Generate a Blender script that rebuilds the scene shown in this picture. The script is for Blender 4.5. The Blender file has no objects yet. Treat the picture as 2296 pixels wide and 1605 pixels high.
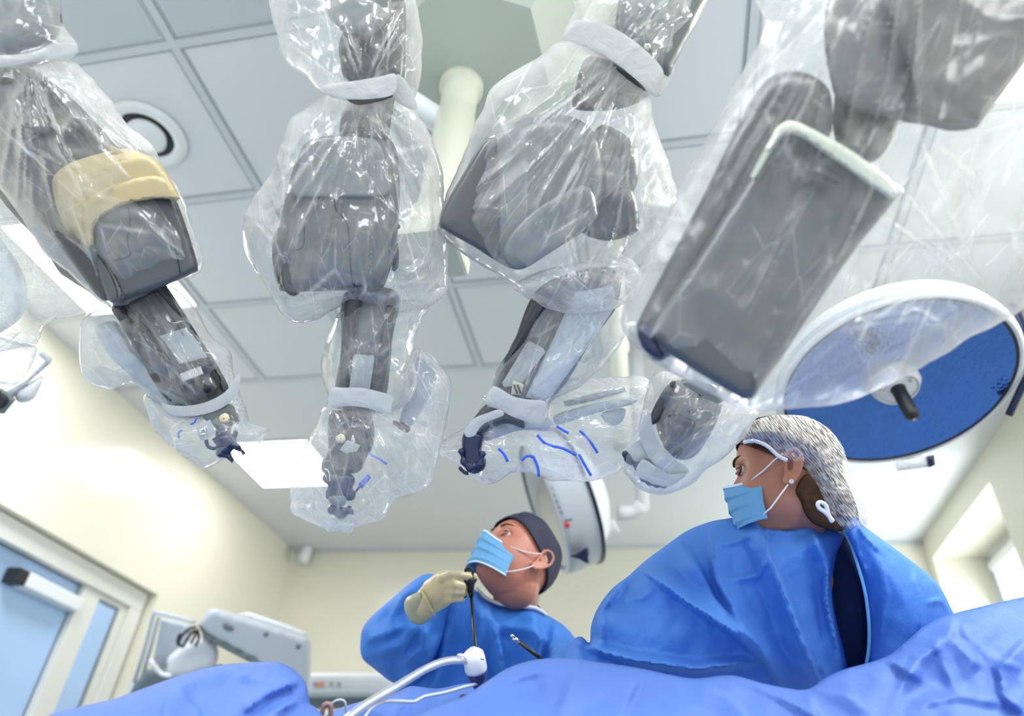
import bpy, bmesh, math, random
import numpy as np
from mathutils import Vector, Matrix, geometry
S = bpy.context.scene
COL = S.collection
# ------------------------------------------------------------------ camera, world, exposure, big lights
R = np.array([[0.98100136, -0.06428397, -0.1830407], [0.18464492, 0.59885509, 0.77928097], [0.05951958, -0.79827323, 0.59934737]])
ZC = 0.93; FPX = 1570.0; CX = 1148.0; CY = 802.5; ZCEIL = 3.0
CAMP = np.array([0, 0, ZC])
cd = bpy.data.cameras.new('camera'); cam = bpy.data.objects.new('camera', cd); COL.objects.link(cam)
cd.sensor_width = 36; cd.lens = FPX / 2296 * 36; cd.clip_start = 0.02
M4 = Matrix(((R[0][0], -R[0][1], -R[0][2], 0), (R[1][0], -R[1][1], -R[1][2], 0), (R[2][0], -R[2][1], -R[2][2], ZC), (0, 0, 0, 1)))
cam.matrix_world = M4
cd.dof.use_dof = True; cd.dof.focus_distance = 1.28; cd.dof.aperture_fstop = 1.9
S.camera = cam
S.view_settings.view_transform = 'Standard'; S.view_settings.look = 'None'; S.view_settings.gamma = 1; S.view_settings.use_curve_mapping = False
S.view_settings.exposure = 0.80
S.cycles.transparent_max_bounces = 20; S.cycles.max_bounces = 6; S.cycles.diffuse_bounces = 3; S.cycles.glossy_bounces = 2
S.cycles.use_adaptive_sampling = True; S.cycles.adaptive_threshold = 0.06; S.cycles.use_denoising = True
S.cycles.sample_clamp_indirect = 6; S.cycles.caustics_reflective = False; S.cycles.caustics_refractive = False
w = bpy.data.worlds.new('world'); S.world = w; w.use_nodes = True
w.node_tree.nodes['Background'].inputs[0].default_value = (0.86, 0.93, 1.0, 1); w.node_tree.nodes['Background'].inputs[1].default_value = 0.8

def area(name, loc, size, power, rot=(0, 0, 0), col=(1, 1, 1), sy=None):
    l = bpy.data.lights.new(name, 'AREA'); l.energy = power; l.size = size; l.color = col
    if sy: l.shape = 'RECTANGLE'; l.size_y = sy
    o = bpy.data.objects.new(name, l); COL.objects.link(o); o.location = loc; o.rotation_euler = rot
    return o
# daylight through the window, ceiling panel light, and added unseen fill lamps behind the camera
area('window_daylight', (2.08, 4.3, 1.95), 1.1, 26, (0, math.radians(90), 0), (0.9, 0.96, 1), 1.5)
area('ceiling_lamp_and_fill', (1.3, 1.24, 2.97), 0.56, 22)
area('ceiling_lamp_and_fill', (-2.3, 1.83, 2.97), 0.56, 10)
area('ceiling_lamp_and_fill', (-0.8, -0.9, 2.97), 1.2, 36)  # this and the next are added fill, unseen behind the camera
area('ceiling_lamp_and_fill', (1.0, -0.9, 2.97), 1.2, 36)

# ------------------------------------------------------------------ helpers
def W(px, py, d):
    v = R @ np.array([px - CX, py - CY, FPX]) * (d / FPX) + CAMP
    return Vector(v)
def Wn(P, d):
    c = np.stack([P[:, 0] - CX, P[:, 1] - CY, np.full(len(P), FPX)], 1)
    return (c @ R.T) * (d / FPX)[:, None] + CAMP
def camdir(x, y, z):           # camera right / down / forward -> world
    v = R @ np.array([x, y, z], float); return v / np.linalg.norm(v)
def tag(o, label=None, cat=None, group=None, kind=None):
    if label: o['label'] = label
    if cat: o['category'] = cat
    if group: o['group'] = group
    if kind: o['kind'] = kind
    return o
def thing(name, loc, label, cat, group=None):
    o = bpy.data.objects.new(name, None); COL.objects.link(o); o.location = loc; o.empty_display_size = 0.05
    return tag(o, label, cat, group)
def rootloc(par):
    v = Vector((0, 0, 0))
    while par is not None: v += par.location; par = par.parent
    return v
def link(name, verts, faces, mat, par=None, smooth=True, mats=None, midx=None):
    me = bpy.data.meshes.new(name)
    L = rootloc(par)
    me.from_pydata([(v[0] - L.x, v[1] - L.y, v[2] - L.z) for v in verts], [], faces)
    me.materials.append(mat)
    if smooth: me.polygons.foreach_set('use_smooth', [True] * len(me.polygons))
    me.update()
    o = bpy.data.objects.new(name, me); COL.objects.link(o)
    if par is not None: o.parent = par
    return o
def cat_rom(pts, step, closed=True):
    pts = [np.array(p[:2], float) for p in pts]; n = len(pts); out = []
    rng = range(n) if closed else range(n - 1)
    for i in rng:
        if closed: a, b, c, e = pts[i - 1], pts[i], pts[(i + 1) % n], pts[(i + 2) % n]
        else: a, b, c, e = pts[max(i - 1, 0)], pts[i], pts[i + 1], pts[min(i + 2, n - 1)]
        k = max(1, int(np.linalg.norm(c - b) / step))
        for j in range(k):
            t = j / k
            out.append(0.5 * ((2 * b) + (c - a) * t + (2 * a - 5 * b + 4 * c - e) * t * t + (3 * b - a - 3 * c + e) * t ** 3))
    if not closed: out.append(pts[-1])
    return np.array(out)
def lin(pts, step, closed=True):
    pts = [np.array(p[:2], float) for p in pts]; n = len(pts); out = []
    for i in (range(n) if closed else range(n - 1)):
        b, c = pts[i], pts[(i + 1) % n]; k = max(1, int(np.linalg.norm(c - b) / step))
        for j in range(k): out.append(b + (c - b) * j / k)
    if not closed: out.append(pts[-1])
    return np.array(out)
def segdist(P, A, closed=True):
    n = len(A); best = np.full(len(P), 1e9)
    for i in range(n if closed else n - 1):
        a = A[i]; b = A[(i + 1) % n]; ab = b - a; L2 = ab @ ab + 1e-9
        t = np.clip(((P - a) @ ab) / L2, 0, 1)
        dd = np.hypot(*(P - a - t[:, None] * ab).T); best = np.minimum(best, dd)
    return best
def fold_field(P, poly, w1, w2, h):
    """ridge along a polyline: width w1 on its left, w2 on its right (px), fading at its ends"""
    poly = [np.array(p, float) for p in poly]; tot = sum(np.linalg.norm(poly[i + 1] - poly[i]) for i in range(len(poly) - 1))
    best = np.full(len(P), 1e9); sg = np.ones(len(P)); tt = np.zeros(len(P)); acc = 0
    for i in range(len(poly) - 1):
        a, b = poly[i], poly[i + 1]; ab = b - a; L = np.linalg.norm(ab); t = np.clip(((P - a) @ ab) / (L * L), 0, 1)
        q = P - a - t[:, None] * ab; dd = np.hypot(q[:, 0], q[:, 1]); m = dd < best
        best = np.where(m, dd, best); cr = ab[0] * (P[:, 1] - a[1]) - ab[1] * (P[:, 0] - a[0])
        sg = np.where(m, np.sign(cr), sg); tt = np.where(m, (acc + t * L) / tot, tt); acc += L
    wd = np.where(sg > 0, w2, w1); u = np.clip(1 - best / wd, 0, 1)
    prof = u ** 1.12
    end = np.clip(np.minimum(tt, 1 - tt) * 5 + 0.25, 0, 1)
    return h * prof * end
def vnoise(P, seed, scale):
    """smooth 2-D value noise"""
    rs = np.random.RandomState(seed); T = rs.rand(64, 64)
    q = P / scale + 100; i = np.floor(q).astype(int); f = q - i; f = f * f * (3 - 2 * f)
    a = T[i[:, 0] % 64, i[:, 1] % 64]; b = T[(i[:, 0] + 1) % 64, i[:, 1] % 64]
    c = T[i[:, 0] % 64, (i[:, 1] + 1) % 64]; e = T[(i[:, 0] + 1) % 64, (i[:, 1] + 1) % 64]
    return (a * (1 - f[:, 0]) + b * f[:, 0]) * (1 - f[:, 1]) + (c * (1 - f[:, 0]) + e * f[:, 0]) * f[:, 1] - 0.5
def crumple(P, seed, scale, ang=None, spread=1.6, n=9):
    """sum of straight sharp creases (tent waves) in many directions, masked so they come and go"""
    rs = np.random.RandomState(seed); h = np.zeros(len(P))
    for k in range(n):
        a = (ang if ang is not None else 0) + (rs.rand() - 0.5) * 2 * spread + math.pi / 2
        lam = scale * (0.45 + rs.rand() * 1.3)
        wq = P @ np.array([math.cos(a), math.sin(a)]) + vnoise(P, seed * 7 + k, scale * 2.2) * scale * 1.1
        t = np.abs(((wq / lam + rs.rand()) % 2) - 1)
        m = np.clip(vnoise(P, seed * 13 + k, scale * 1.6) * 3 + 0.3, 0, 1)
        h += (t - 0.5) * m * lam / scale
    return h
FR = {}
def relief(name, out, mat, par, d, t=0.0, gx=0.0, gy=0.0, r=0.02, b=None, back=None, dirv=None, step=9, sm=True,
           folds=(), crum=0.0, cs=60, ang=None, spread=1.6, seed=1, rag=0.0, obstep=None, fade=0.02, nz=0.0, nzs=80, uv=False, pull=None):
    """a closed solid whose outline is `out`: rounded, creased front, matching back, thickness t along dirv"""
    ob = (cat_rom if sm else lin)(out, obstep or step); s = d / FPX
    if rag:
        rs = np.random.RandomState(seed + 50); nn = len(ob)
        nv = np.roll(ob, -1, 0) - np.roll(ob, 1, 0); nv = np.stack([nv[:, 1], -nv[:, 0]], 1); nv /= np.linalg.norm(nv, axis=1)[:, None] + 1e-6
        kk = np.zeros(nn)
        for lam, am in ((7, 1.0), (3, 0.5), (15, 1.2)):
            ctr = rs.rand(nn // lam + 3) - 0.5; x = np.arange(nn) / lam; kk += am * np.interp(x, np.arange(len(ctr)), ctr)
        kk *= np.clip(np.minimum(np.arange(nn), nn - 1 - np.arange(nn)) / 5.0, 0, 1)
        ob = ob + nv * kk[:, None] * rag
    n = len(ob); mn = ob.min(0); mx = ob.max(0)
    rs = np.random.RandomState(seed)
    gxs, gys = np.meshgrid(np.arange(mn[0], mx[0], step), np.arange(mn[1], mx[1], step * 0.87))
    gxs = gxs + (np.arange(gxs.shape[0])[:, None] % 2) * step / 2
    G = np.stack([gxs.ravel(), gys.ravel()], 1) + (rs.rand(gxs.size, 2) - 0.5) * step * 0.35
    ins = np.zeros(len(G), bool); x, y = G[:, 0], G[:, 1]
    for i in range(n):
        x1, y1 = ob[i]; x2, y2 = ob[(i + 1) % n]
        c = ((y1 > y) != (y2 > y)) & (x < (x2 - x1) * (y - y1) / (y2 - y1 + 1e-12) + x1); ins ^= c
    G = G[ins]; dd = segdist(G, ob); G = G[dd > step * 0.45]
    pts = [Vector(p) for p in ob] + [Vector(p) for p in G]
    res = geometry.delaunay_2d_cdt(pts, [(i, (i + 1) % n) for i in range(n)], [], 1, 1e-4)
    P = np.array([tuple(v) for v in res[0]]); F = [tuple(f) for f in res[2]]; E = res[1]
    cnt = {}
    for f in F:
        for k in range(len(f)):
            e = (f[k], f[(k + 1) % len(f)]); cnt[e] = cnt.get(e, 0) + 1
    bnd = [e for e in cnt if (e[1], e[0]) not in cnt]
    isb = np.zeros(len(P), bool)
    for e in bnd: isb[e[0]] = isb[e[1]] = True
    D = segdist(P, ob); D[isb] = 0; Dm = D * s
    cc = (mn + mx) / 2
    base = d + gx * (P[:, 0] - cc[0]) / 100 + gy * (P[:, 1] - cc[1]) / 100
    u = np.clip(Dm / r, 0, 1); prof = np.sqrt(np.clip(1 - (1 - u) ** 2, 0, 1))
    bf = r if b is None else b; bb = bf if back is None else back
    F0 = np.clip(Dm / fade, 0, 1); det = np.zeros(len(P))
    if pull:       # gathers running out from where the film is tied: (px, py, spread angle centre, half spread, length, count, height)
        for (qx, qy, ac_, sp_, ln_, ct_, ht_) in pull:
            for _ in range(ct_):
                a_ = ac_ + (rs.rand() * 2 - 1) * sp_; l0_ = ln_ * (.02 + .25 * rs.rand()); l1_ = ln_ * (.4 + .6 * rs.rand()); ox, oy = (rs.rand(2) - .5) * 24
                p0 = (qx + ox + l0_ * math.cos(a_), qy + oy + l0_ * math.sin(a_)); p1 = (qx + ox + l1_ * math.cos(a_), qy + oy + l1_ * math.sin(a_))
                wd_ = 6 + 9 * rs.rand(); det += fold_field(P, [p0, p1], wd_, wd_ * (.5 + rs.rand()), ht_ * (.5 + rs.rand()))
    for fd in folds: det += fold_field(P, fd[0], fd[1], fd[2], fd[3])
    detb = np.zeros(len(P))
    if crum:
        det += crum * crumple(P, seed, cs, ang, spread); detb += crum * crumple(P, seed + 31, cs, ang, spread)
        det += crum * 0.35 * crumple(P, seed + 3, cs * 0.38, None, 1.6)
    if nz: det += nz * vnoise(P, seed + 9, nzs) + nz * 0.4 * vnoise(P, seed + 10, nzs * 0.4)
    df = base - bf * prof - det * F0
    V1 = Wn(P, df)
    Vb = Wn(P, base + bb * prof + detb * F0)
    if t:
        dv = np.array(dirv if dirv is not None else camdir(cc[0] - CX, cc[1] - CY, FPX)) * t
        Vb = Vb + dv
    verts = [tuple(v) for v in V1]; nP = len(P)
    faces = []
    # orientation: front faces look at the camera
    f0 = F[0]; ar = (P[f0[1]] - P[f0[0]]); br = (P[f0[2]] - P[f0[0]]); ccw = ar[0] * br[1] - ar[1] * br[0] > 0
    fr = [f[::-1] for f in F] if ccw else [f for f in F]
    faces += fr
    if t:
        verts += [tuple(v) for v in Vb]
        faces += [tuple(i + nP for i in f[::-1]) for f in fr]
        for e in bnd:
            a, c = (e if ccw else (e[1], e[0]))
            faces.append((a, c, c + nP, a + nP))
    else:
        mp = {}; 
        for i in range(nP):
            if isb[i]: mp[i] = i
            else: mp[i] = len(verts); verts.append(tuple(Vb[i]))
        faces += [tuple(mp[i] for i in f[::-1]) for f in fr]
    o = link(name, verts, faces, mat, par)
    if uv:
        a_ = ang if ang is not None else 0.0; nv_ = len(verts); PU = np.zeros((nv_, 2)); PU[:nP] = P
        if t: PU[nP:] = P + 517.0
        else:
            for i in range(nP): PU[mp[i]] = P[i] + (0 if isb[i] else 0.0)
        al = PU @ np.array([math.cos(a_), math.sin(a_)]); ac = PU @ np.array([-math.sin(a_), math.cos(a_)])
        UVv = np.stack([ac, al], 1) * s * 10
        li = np.zeros(len(o.data.loops), int); o.data.loops.foreach_get('vertex_index', li)
        ul = o.data.uv_layers.new(name='UVMap'); ul.data.foreach_set('uv', UVv[li].ravel())
    FR[o.name] = (P, df)
    if r < .0061 and t: sharp(o, 42)
    return o
def fdepth(o, px, py):
    P, df = FR[o.name]; q = (P[:, 0] - px) ** 2 + (P[:, 1] - py) ** 2; i = np.argsort(q)[:3]
    return float(df[i].mean())
def tube(name, pts, rad, mat, par=None, res=10, cap=True, close=False):
    pts = [Vector(p) for p in pts]; n = len(pts); rad = rad if hasattr(rad, '__len__') else [rad] * n
    verts = []; faces = []; up = None
    for i in range(n):
        if close: tg = (pts[(i + 1) % n] - pts[i - 1]).normalized()
        else: tg = (pts[min(i + 1, n - 1)] - pts[max(i - 1, 0)]).normalized()
        if up is None:
            up = Vector((0, 0, 1)) if abs(tg.z) < 0.9 else Vector((1, 0, 0))
        up = (up - tg * up.dot(tg)).normalized(); sd = tg.cross(up)
        for k in range(res):
            a = 2 * math.pi * k / res; verts.append(pts[i] + (up * math.cos(a) + sd * math.sin(a)) * rad[i])
    for i in range(n if close else n - 1):
        j = (i + 1) % n
        for k in range(res):
            k2 = (k + 1) % res; faces.append((i * res + k, i * res + k2, j * res + k2, j * res + k))
    if cap and not close:
        faces.append(tuple(range(res))[::-1]); faces.append(tuple((n - 1) * res + k for k in range(res)))
    return link(name, verts, [f[::-1] for f in faces], mat, par)
def pxtube(name, pts, rad, mat, par=None, res=10, step=12, close=False):
    """pts: (px, py, depth)"""
    A = np.array([p[:2] for p in pts], float); ds = [p[2] for p in pts]
    out = []; n = len(pts)
    for i in range(n if close else n - 1):
        a = A[i - 1] if (close or i > 0) else A[i]; b = A[i]; c = A[(i + 1) % n]; e = A[(i + 2) % n] if (close or i + 2 < n) else c
        k = max(2, int(np.linalg.norm(c - b) / step))
        for j in range(k):
            t = j / k; p = 0.5 * ((2 * b) + (c - a) * t + (2 * a - 5 * b + 4 * c - e) * t * t + (3 * b - a - 3 * c + e) * t ** 3)
            out.append(W(p[0], p[1], ds[i] * (1 - t) + ds[(i + 1) % n] * t))
    if not close: out.append(W(*pts[-1]))
    return tube(name, out, rad, mat, par, res, close=close)
def seam(par, on, pts, mat, rad=0.0009, name='panel_seam'):
    """a thin line lying on a relief's front"""
    A = lin(pts, 10, False) if len(pts) == 2 else cat_rom(pts, 10, False)
    return tube(name, [W(p[0], p[1], fdepth(on, p[0], p[1]) - 0.0004) for p in A], rad, mat, par, 5)
def lathe(name, prof, c, axis, mat, par=None, res=64, smooth=True, closed=False, rot=0.0):
    """prof: (radius, height along axis)"""
    ax = Vector(axis).normalized(); u = ax.orthogonal().normalized() if abs(ax.z) < 0.95 else Vector((1, 0, 0)); u = (u - ax * u.dot(ax)).normalized(); v = ax.cross(u)
    c = Vector(c); verts = []; faces = []; n = len(prof)
    for (r, h) in prof:
        for k in range(res):
            a = 2 * math.pi * k / res + rot; verts.append(c + ax * h + (u * math.cos(a) + v * math.sin(a)) * max(r, 1e-4))
    for i in range(n - 1 if not closed else n):
        j = (i + 1) % n
        for k in range(res):
            k2 = (k + 1) % res; faces.append((i * res + k, i * res + k2, j * res + k2, j * res + k))
    o = link(name, verts, faces, mat, par, smooth)
    bm = bmesh.new(); bm.from_mesh(o.data); bmesh.ops.recalc_face_normals(bm, faces=bm.faces); bm.to_mesh(o.data); bm.free()
    return o
def sharp(o, ang=35):
    me = o.data; bm = bmesh.new(); bm.from_mesh(me)
    for e in bm.edges:
        if len(e.link_faces) == 2 and e.calc_face_angle(0) > math.radians(ang): e.smooth = False
    bm.to_mesh(me); bm.free(); return o
def box(name, lo, hi, mat, par=None, bev=0.0, M=None):
    bm = bmesh.new(); bmesh.ops.create_cube(bm, size=1)
    for v in bm.verts: v.co = Vector([(lo[i] + hi[i]) / 2 + v.co[i] * (hi[i] - lo[i]) for i in range(3)])
    if bev: bmesh.ops.bevel(bm, geom=bm.edges[:] , offset=bev, segments=2, affect='EDGES', profile=0.5)
    if M is not None: bm.transform(M)
    vs = [v.co.copy() for v in bm.verts]; bm.verts.index_update(); fs = [tuple(v.index for v in f.verts) for f in bm.faces]; bm.free()
    return link(name, vs, fs, mat, par, False)
def quad(name, pts, mat, par=None, th=0.0):
    P = [Vector(p) for p in pts]
    if th:
        n = (P[1] - P[0]).cross(P[2] - P[0]).normalized() * th
        Q = P + [p + n for p in P]; k = len(P)
        F = [tuple(range(k))[::-1], tuple(range(k, 2 * k))] + [(i, (i + 1) % k, (i + 1) % k + k, i + k) for i in range(k)]
        return link(name, Q, F, mat, par, False)
    return link(name, P, [tuple(range(len(P)))], mat, par, False)
def blob(verts_fn): pass
def ball(bm, c, r, M=None, seg=16):
    m = Matrix.Translation(c) @ (M or Matrix.Identity(4)) @ Matrix.Diagonal((*(r if hasattr(r, '__len__') else (r, r, r)), 1))
    bmesh.ops.create_uvsphere(bm, u_segments=seg, v_segments=seg // 2 + 2, radius=1, matrix=m)
def capsule(bm, pts, rads, seg=12):
    """a tapered chain of closed segments"""
    for i in range(len(pts) - 1):
        a, b = Vector(pts[i]), Vector(pts[i + 1]); ra, rb = rads[i], rads[i + 1]; L = (b - a).length; k = max(3, int(L / (min(ra, rb) * 0.5)))
        for j in range(k + 1):
            t = j / k; ball(bm, a.lerp(b, t), ra * (1 - t) + rb * t, seg=seg)
def remesh_link(name, bm, vox, mat, par, smooth_it=4):
    me = bpy.data.meshes.new('tmp'); bm.to_mesh(me); bm.free()
    o = bpy.data.objects.new('tmp', me); COL.objects.link(o)
    m = o.modifiers.new('r', 'REMESH'); m.mode = 'VOXEL'; m.voxel_size = vox; m.use_smooth_shade = True
    s = o.modifiers.new('s', 'SMOOTH'); s.iterations = smooth_it; s.factor = 0.5
    dg = bpy.context.evaluated_depsgraph_get(); ev = o.evaluated_get(dg); m2 = bpy.data.meshes.new_from_object(ev)
    vs = [v.co.copy() for v in m2.vertices]; fs = [tuple(p.vertices) for p in m2.polygons]
    bpy.data.objects.remove(o); 
    return link(name, vs, fs, mat, par)

# ------------------------------------------------------------------ materials
def nm(name):
    m = bpy.data.materials.new(name); m.use_nodes = True; nt = m.node_tree; nt.nodes.clear()
    out = nt.nodes.new('ShaderNodeOutputMaterial'); return m, nt, out
def prin(name, col, rough=0.5, metal=0.0, var=0.06, vs=6.0, bump=0.0, bs=200.0, spec=0.5, emis=None, es=0, trans=0.0, sheen=0.0, sss=0.0, coat=0.0):
    m, nt, out = nm(name); N = nt.nodes.new
    p = N('ShaderNodeBsdfPrincipled'); nt.links.new(p.outputs[0], out.inputs[0])
    p.inputs['Roughness'].default_value = rough; p.inputs['Metallic'].default_value = metal; p.inputs['Specular IOR Level'].default_value = spec
    tc = N('ShaderNodeTexCoord')
    nz = N('ShaderNodeTexNoise'); nz.inputs['Scale'].default_value = vs; nz.inputs['Detail'].default_value = 3; nt.links.new(tc.outputs['Object'], nz.inputs['Vector'])
    mx = N('ShaderNodeMix'); mx.data_type = 'RGBA'
    mx.inputs[6].default_value = (*[c * (1 - var) for c in col], 1); mx.inputs[7].default_value = (*[min(1, c * (1 + var)) for c in col], 1)
    nt.links.new(nz.outputs[0], mx.inputs[0]); nt.links.new(mx.outputs[2], p.inputs['Base Color'])
    if emis: p.inputs['Emission Color'].default_value = (*emis, 1); p.inputs['Emission Strength'].default_value = es
    if sheen: p.inputs['Sheen Weight'].default_value = sheen
    if sss: p.inputs['Subsurface Weight'].default_value = sss; p.inputs['Subsurface Radius'].default_value = (0.02, 0.008, 0.004); p.inputs['Subsurface Scale'].default_value = 0.5
    if coat: p.inputs['Coat Weight'].default_value = coat; p.inputs['Coat Roughness'].default_value = 0.08
    if trans: p.inputs['Transmission Weight'].default_value = trans
    if bump:
        n2 = N('ShaderNodeTexNoise'); n2.inputs['Scale'].default_value = bs; n2.inputs['Detail'].default_value = 4; nt.links.new(tc.outputs['Object'], n2.inputs['Vector'])
        bp = N('ShaderNodeBump'); bp.inputs['Strength'].default_value = bump; bp.inputs['Distance'].default_value = 0.002
        nt.links.new(n2.outputs[0], bp.inputs['Height']); nt.links.new(bp.outputs[0], p.inputs['Normal'])
    m['p'] = 1
    return m
def cloth(name, col, weave=700.0, trans=0.25, var=0.08):
    """non-woven gown cloth: diffuse with some light passing through, fine diagonal emboss, small creases"""
    m, nt, out = nm(name); N = nt.nodes.new; L = nt.links.new
    tc = N('ShaderNodeTexCoord'); 
    n1 = N('ShaderNodeTexNoise'); n1.inputs['Scale'].default_value = 9; n1.inputs['Detail'].default_value = 5; L(tc.outputs['Object'], n1.inputs['Vector'])
    mx = N('ShaderNodeMix'); mx.data_type = 'RGBA'; mx.inputs[6].default_value = (*[c * (1 - var) for c in col], 1); mx.inputs[7].default_value = (*[min(1, c * (1 + var)) for c in col], 1)
    L(n1.outputs[0], mx.inputs[0])
    wv = N('ShaderNodeTexWave'); wv.inputs['Scale'].default_value = weave; wv.bands_direction = 'DIAGONAL'; wv.inputs['Distortion'].default_value = 1.0; wv.inputs['Detail Scale'].default_value = 2; L(tc.outputs['Object'], wv.inputs['Vector'])
    n2 = N('ShaderNodeTexNoise'); n2.inputs['Scale'].default_value = 28; n2.inputs['Detail'].default_value = 5; n2.inputs['Roughness'].default_value = 0.65; n2.inputs['Distortion'].default_value = 1.2; L(tc.outputs['Object'], n2.inputs['Vector'])
    b1 = N('ShaderNodeBump'); b1.inputs['Strength'].default_value = 0.35; b1.inputs['Distance'].default_value = 0.006; L(n2.outputs[0], b1.inputs['Height'])
    b2 = N('ShaderNodeBump'); b2.inputs['Strength'].default_value = 0.25; b2.inputs['Distance'].default_value = 0.0008; L(wv.outputs[0], b2.inputs['Height']); L(b1.outputs[0], b2.inputs['Normal'])
    p = N('ShaderNodeBsdfPrincipled'); p.inputs['Roughness'].default_value = 0.55; p.inputs['Specular IOR Level'].default_value = 0.35
    L(mx.outputs[2], p.inputs['Base Color']); L(b2.outputs[0], p.inputs['Normal'])
    tr = N('ShaderNodeBsdfTranslucent'); L(mx.outputs[2], tr.inputs[0]); L(b1.outputs[0], tr.inputs['Normal'])
    ms = N('ShaderNodeMixShader'); ms.inputs[0].default_value = trans; L(p.outputs[0], ms.inputs[1]); L(tr.outputs[0], ms.inputs[2]); L(ms.outputs[0], out.inputs[0])
    return m
def film(name, veil=0.10, streak=0.4, col=(0.99, 0.985, 0.965), gl=0.06, sc=1.0, bst=1.0, edge=0.6, stretch=0.35, rough=0.13):
    """thin clear polythene: see-through, milky, crease highlights painted in as white streaks, glossy flat facets between them"""
    m, nt, out = nm(name); N = nt.nodes.new; L = nt.links.new
    def math_(op, a, b=None, c=None, clamp=False):
        n = N('ShaderNodeMath'); n.operation = op; n.use_clamp = clamp
        for i, v in enumerate((a, b, c)):
            if v is None: continue
            if isinstance(v, (int, float)): n.inputs[i].default_value = v
            else: L(v, n.inputs[i])
        return n.outputs[0]
    def vm(op, a, b):
        n = N('ShaderNodeVectorMath'); n.operation = op
        for i, v in enumerate((a, b)):
            if isinstance(v, tuple): n.inputs[i].default_value = v
            else: L(v, n.inputs[i])
        return n
    tc = N('ShaderNodeTexCoord')
    wn = N('ShaderNodeTexNoise'); wn.inputs['Scale'].default_value = 2.2 * sc; wn.inputs['Detail'].default_value = 2; L(tc.outputs['UV'], wn.inputs['Vector'])
    wc = vm('SUBTRACT', wn.outputs['Color'], (0.5, 0.5, 0.5)); wc2 = vm('MULTIPLY', wc.outputs[0], (0.05 / sc, 0.05 / sc, 0)); base = vm('ADD', tc.outputs['UV'], wc2.outputs[0]).outputs[0]
    heights = []; lines = []
    for (scale, st_, k, off) in ((1.1 * sc, stretch, 0.8, 0.0), (3.2 * sc, 0.38, 0.6, 3.3)):
        q = vm('MULTIPLY', base, (scale, scale * st_, 1.0)); q = vm('ADD', q.outputs[0], (off, off * 1.7, 0)).outputs[0]
        v = N('ShaderNodeTexVoronoi'); v.voronoi_dimensions = '2D'; v.inputs['Scale'].default_value = 1.0; L(q, v.inputs['Vector'])
        rel = vm('SUBTRACT', q, v.outputs['Position']); cc = vm('SUBTRACT', v.outputs['Color'], (0.5, 0.5, 0.5))
        dt = vm('DOT_PRODUCT', rel.outputs[0], cc.outputs[0]).outputs['Value']
        heights.append(math_('MULTIPLY', dt, k / scale))
        e = N('ShaderNodeTexVoronoi'); e.voronoi_dimensions = '2D'; e.feature = 'DISTANCE_TO_EDGE'; e.inputs['Scale'].default_value = 1.0; L(q, e.inputs['Vector'])
        lines.append(math_('SUBTRACT', 1.0, math_('DIVIDE', e.outputs['Distance'], 0.03), clamp=True))
    # long pulled folds: ridged noise stretched along the sleeve
    q = vm('MULTIPLY', base, (2.4 * sc, 0.42 * sc, 1)).outputs[0]
    n1 = N('ShaderNodeTexNoise'); n1.inputs['Scale'].default_value = 1.0; n1.inputs['Detail'].default_value = 1.2; n1.inputs['Roughness'].default_value = 0.4; L(q, n1.inputs['Vector'])
    rd = math_('ABSOLUTE', math_('SUBTRACT', n1.outputs[0], 0.5))
    heights.append(math_('MULTIPLY', rd, -0.16 / sc))
    l0 = math_('SUBTRACT', 1.0, math_('DIVIDE', rd, 0.012), clamp=True)
    mk = N('ShaderNodeTexNoise'); mk.inputs['Scale'].default_value = 1.3 * sc; mk.inputs['Detail'].default_value = 2; L(tc.outputs['UV'], mk.inputs['Vector'])
    mm = N('ShaderNodeMapRange'); mm.inputs['From Min'].default_value = 0.42; mm.inputs['From Max'].default_value = 0.62; L(mk.outputs[0], mm.inputs['Value']); mm.clamp = True
    Hs = math_('MULTIPLY', heights[1], math_('MULTIPLY_ADD', mm.outputs[0], 0.9, 0.1))
    H = math_('ADD', math_('ADD', heights[0], heights[2]), Hs)
    bp = N('ShaderNodeBump'); bp.inputs['Strength'].default_value = bst; bp.inputs['Distance'].default_value = 0.1; L(H, bp.inputs['Height'])
    ln = math_('MULTIPLY_ADD', lines[0], 0.6, math_('MULTIPLY', lines[1], 0.45)); ln = math_('MULTIPLY', ln, mm.outputs[0]); ln = math_('MULTIPLY_ADD', l0, 0.22, ln)  # white lines put crease highlights into the film's colour
    lw = N('ShaderNodeLayerWeight'); lw.inputs['Blend'].default_value = 0.5; L(bp.outputs[0], lw.inputs['Normal'])
    g = math_('MULTIPLY_ADD', math_('POWER', lw.outputs['Facing'], 4.0), 0.45, gl, True)
    lw2 = N('ShaderNodeLayerWeight'); lw2.inputs['Blend'].default_value = 0.5
    v0 = math_('MULTIPLY_ADD', math_('POWER', lw2.outputs['Facing'], 2.2), edge, veil)
    v0 = math_('MULTIPLY_ADD', mm.outputs[0], veil * 0.6, v0)
    vs = math_('MULTIPLY_ADD', ln, streak, v0, True)
    tp = N('ShaderNodeBsdfTransparent'); tp.inputs[0].default_value = (0.975, 0.985, 0.99, 1)
    df = N('ShaderNodeBsdfDiffuse'); df.inputs[0].default_value = (*col, 1); tl = N('ShaderNodeBsdfTranslucent'); tl.inputs[0].default_value = (*col, 1)
    m1 = N('ShaderNodeMixShader'); m1.inputs[0].default_value = 0.5; L(df.outputs[0], m1.inputs[1]); L(tl.outputs[0], m1.inputs[2])
    m2 = N('ShaderNodeMixShader'); L(vs, m2.inputs[0]); L(tp.outputs[0], m2.inputs[1]); L(m1.outputs[0], m2.inputs[2])
    gs = N('ShaderNodeBsdfGlossy'); gs.inputs['Roughness'].default_value = rough; L(bp.outputs[0], gs.inputs['Normal'])
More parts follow.
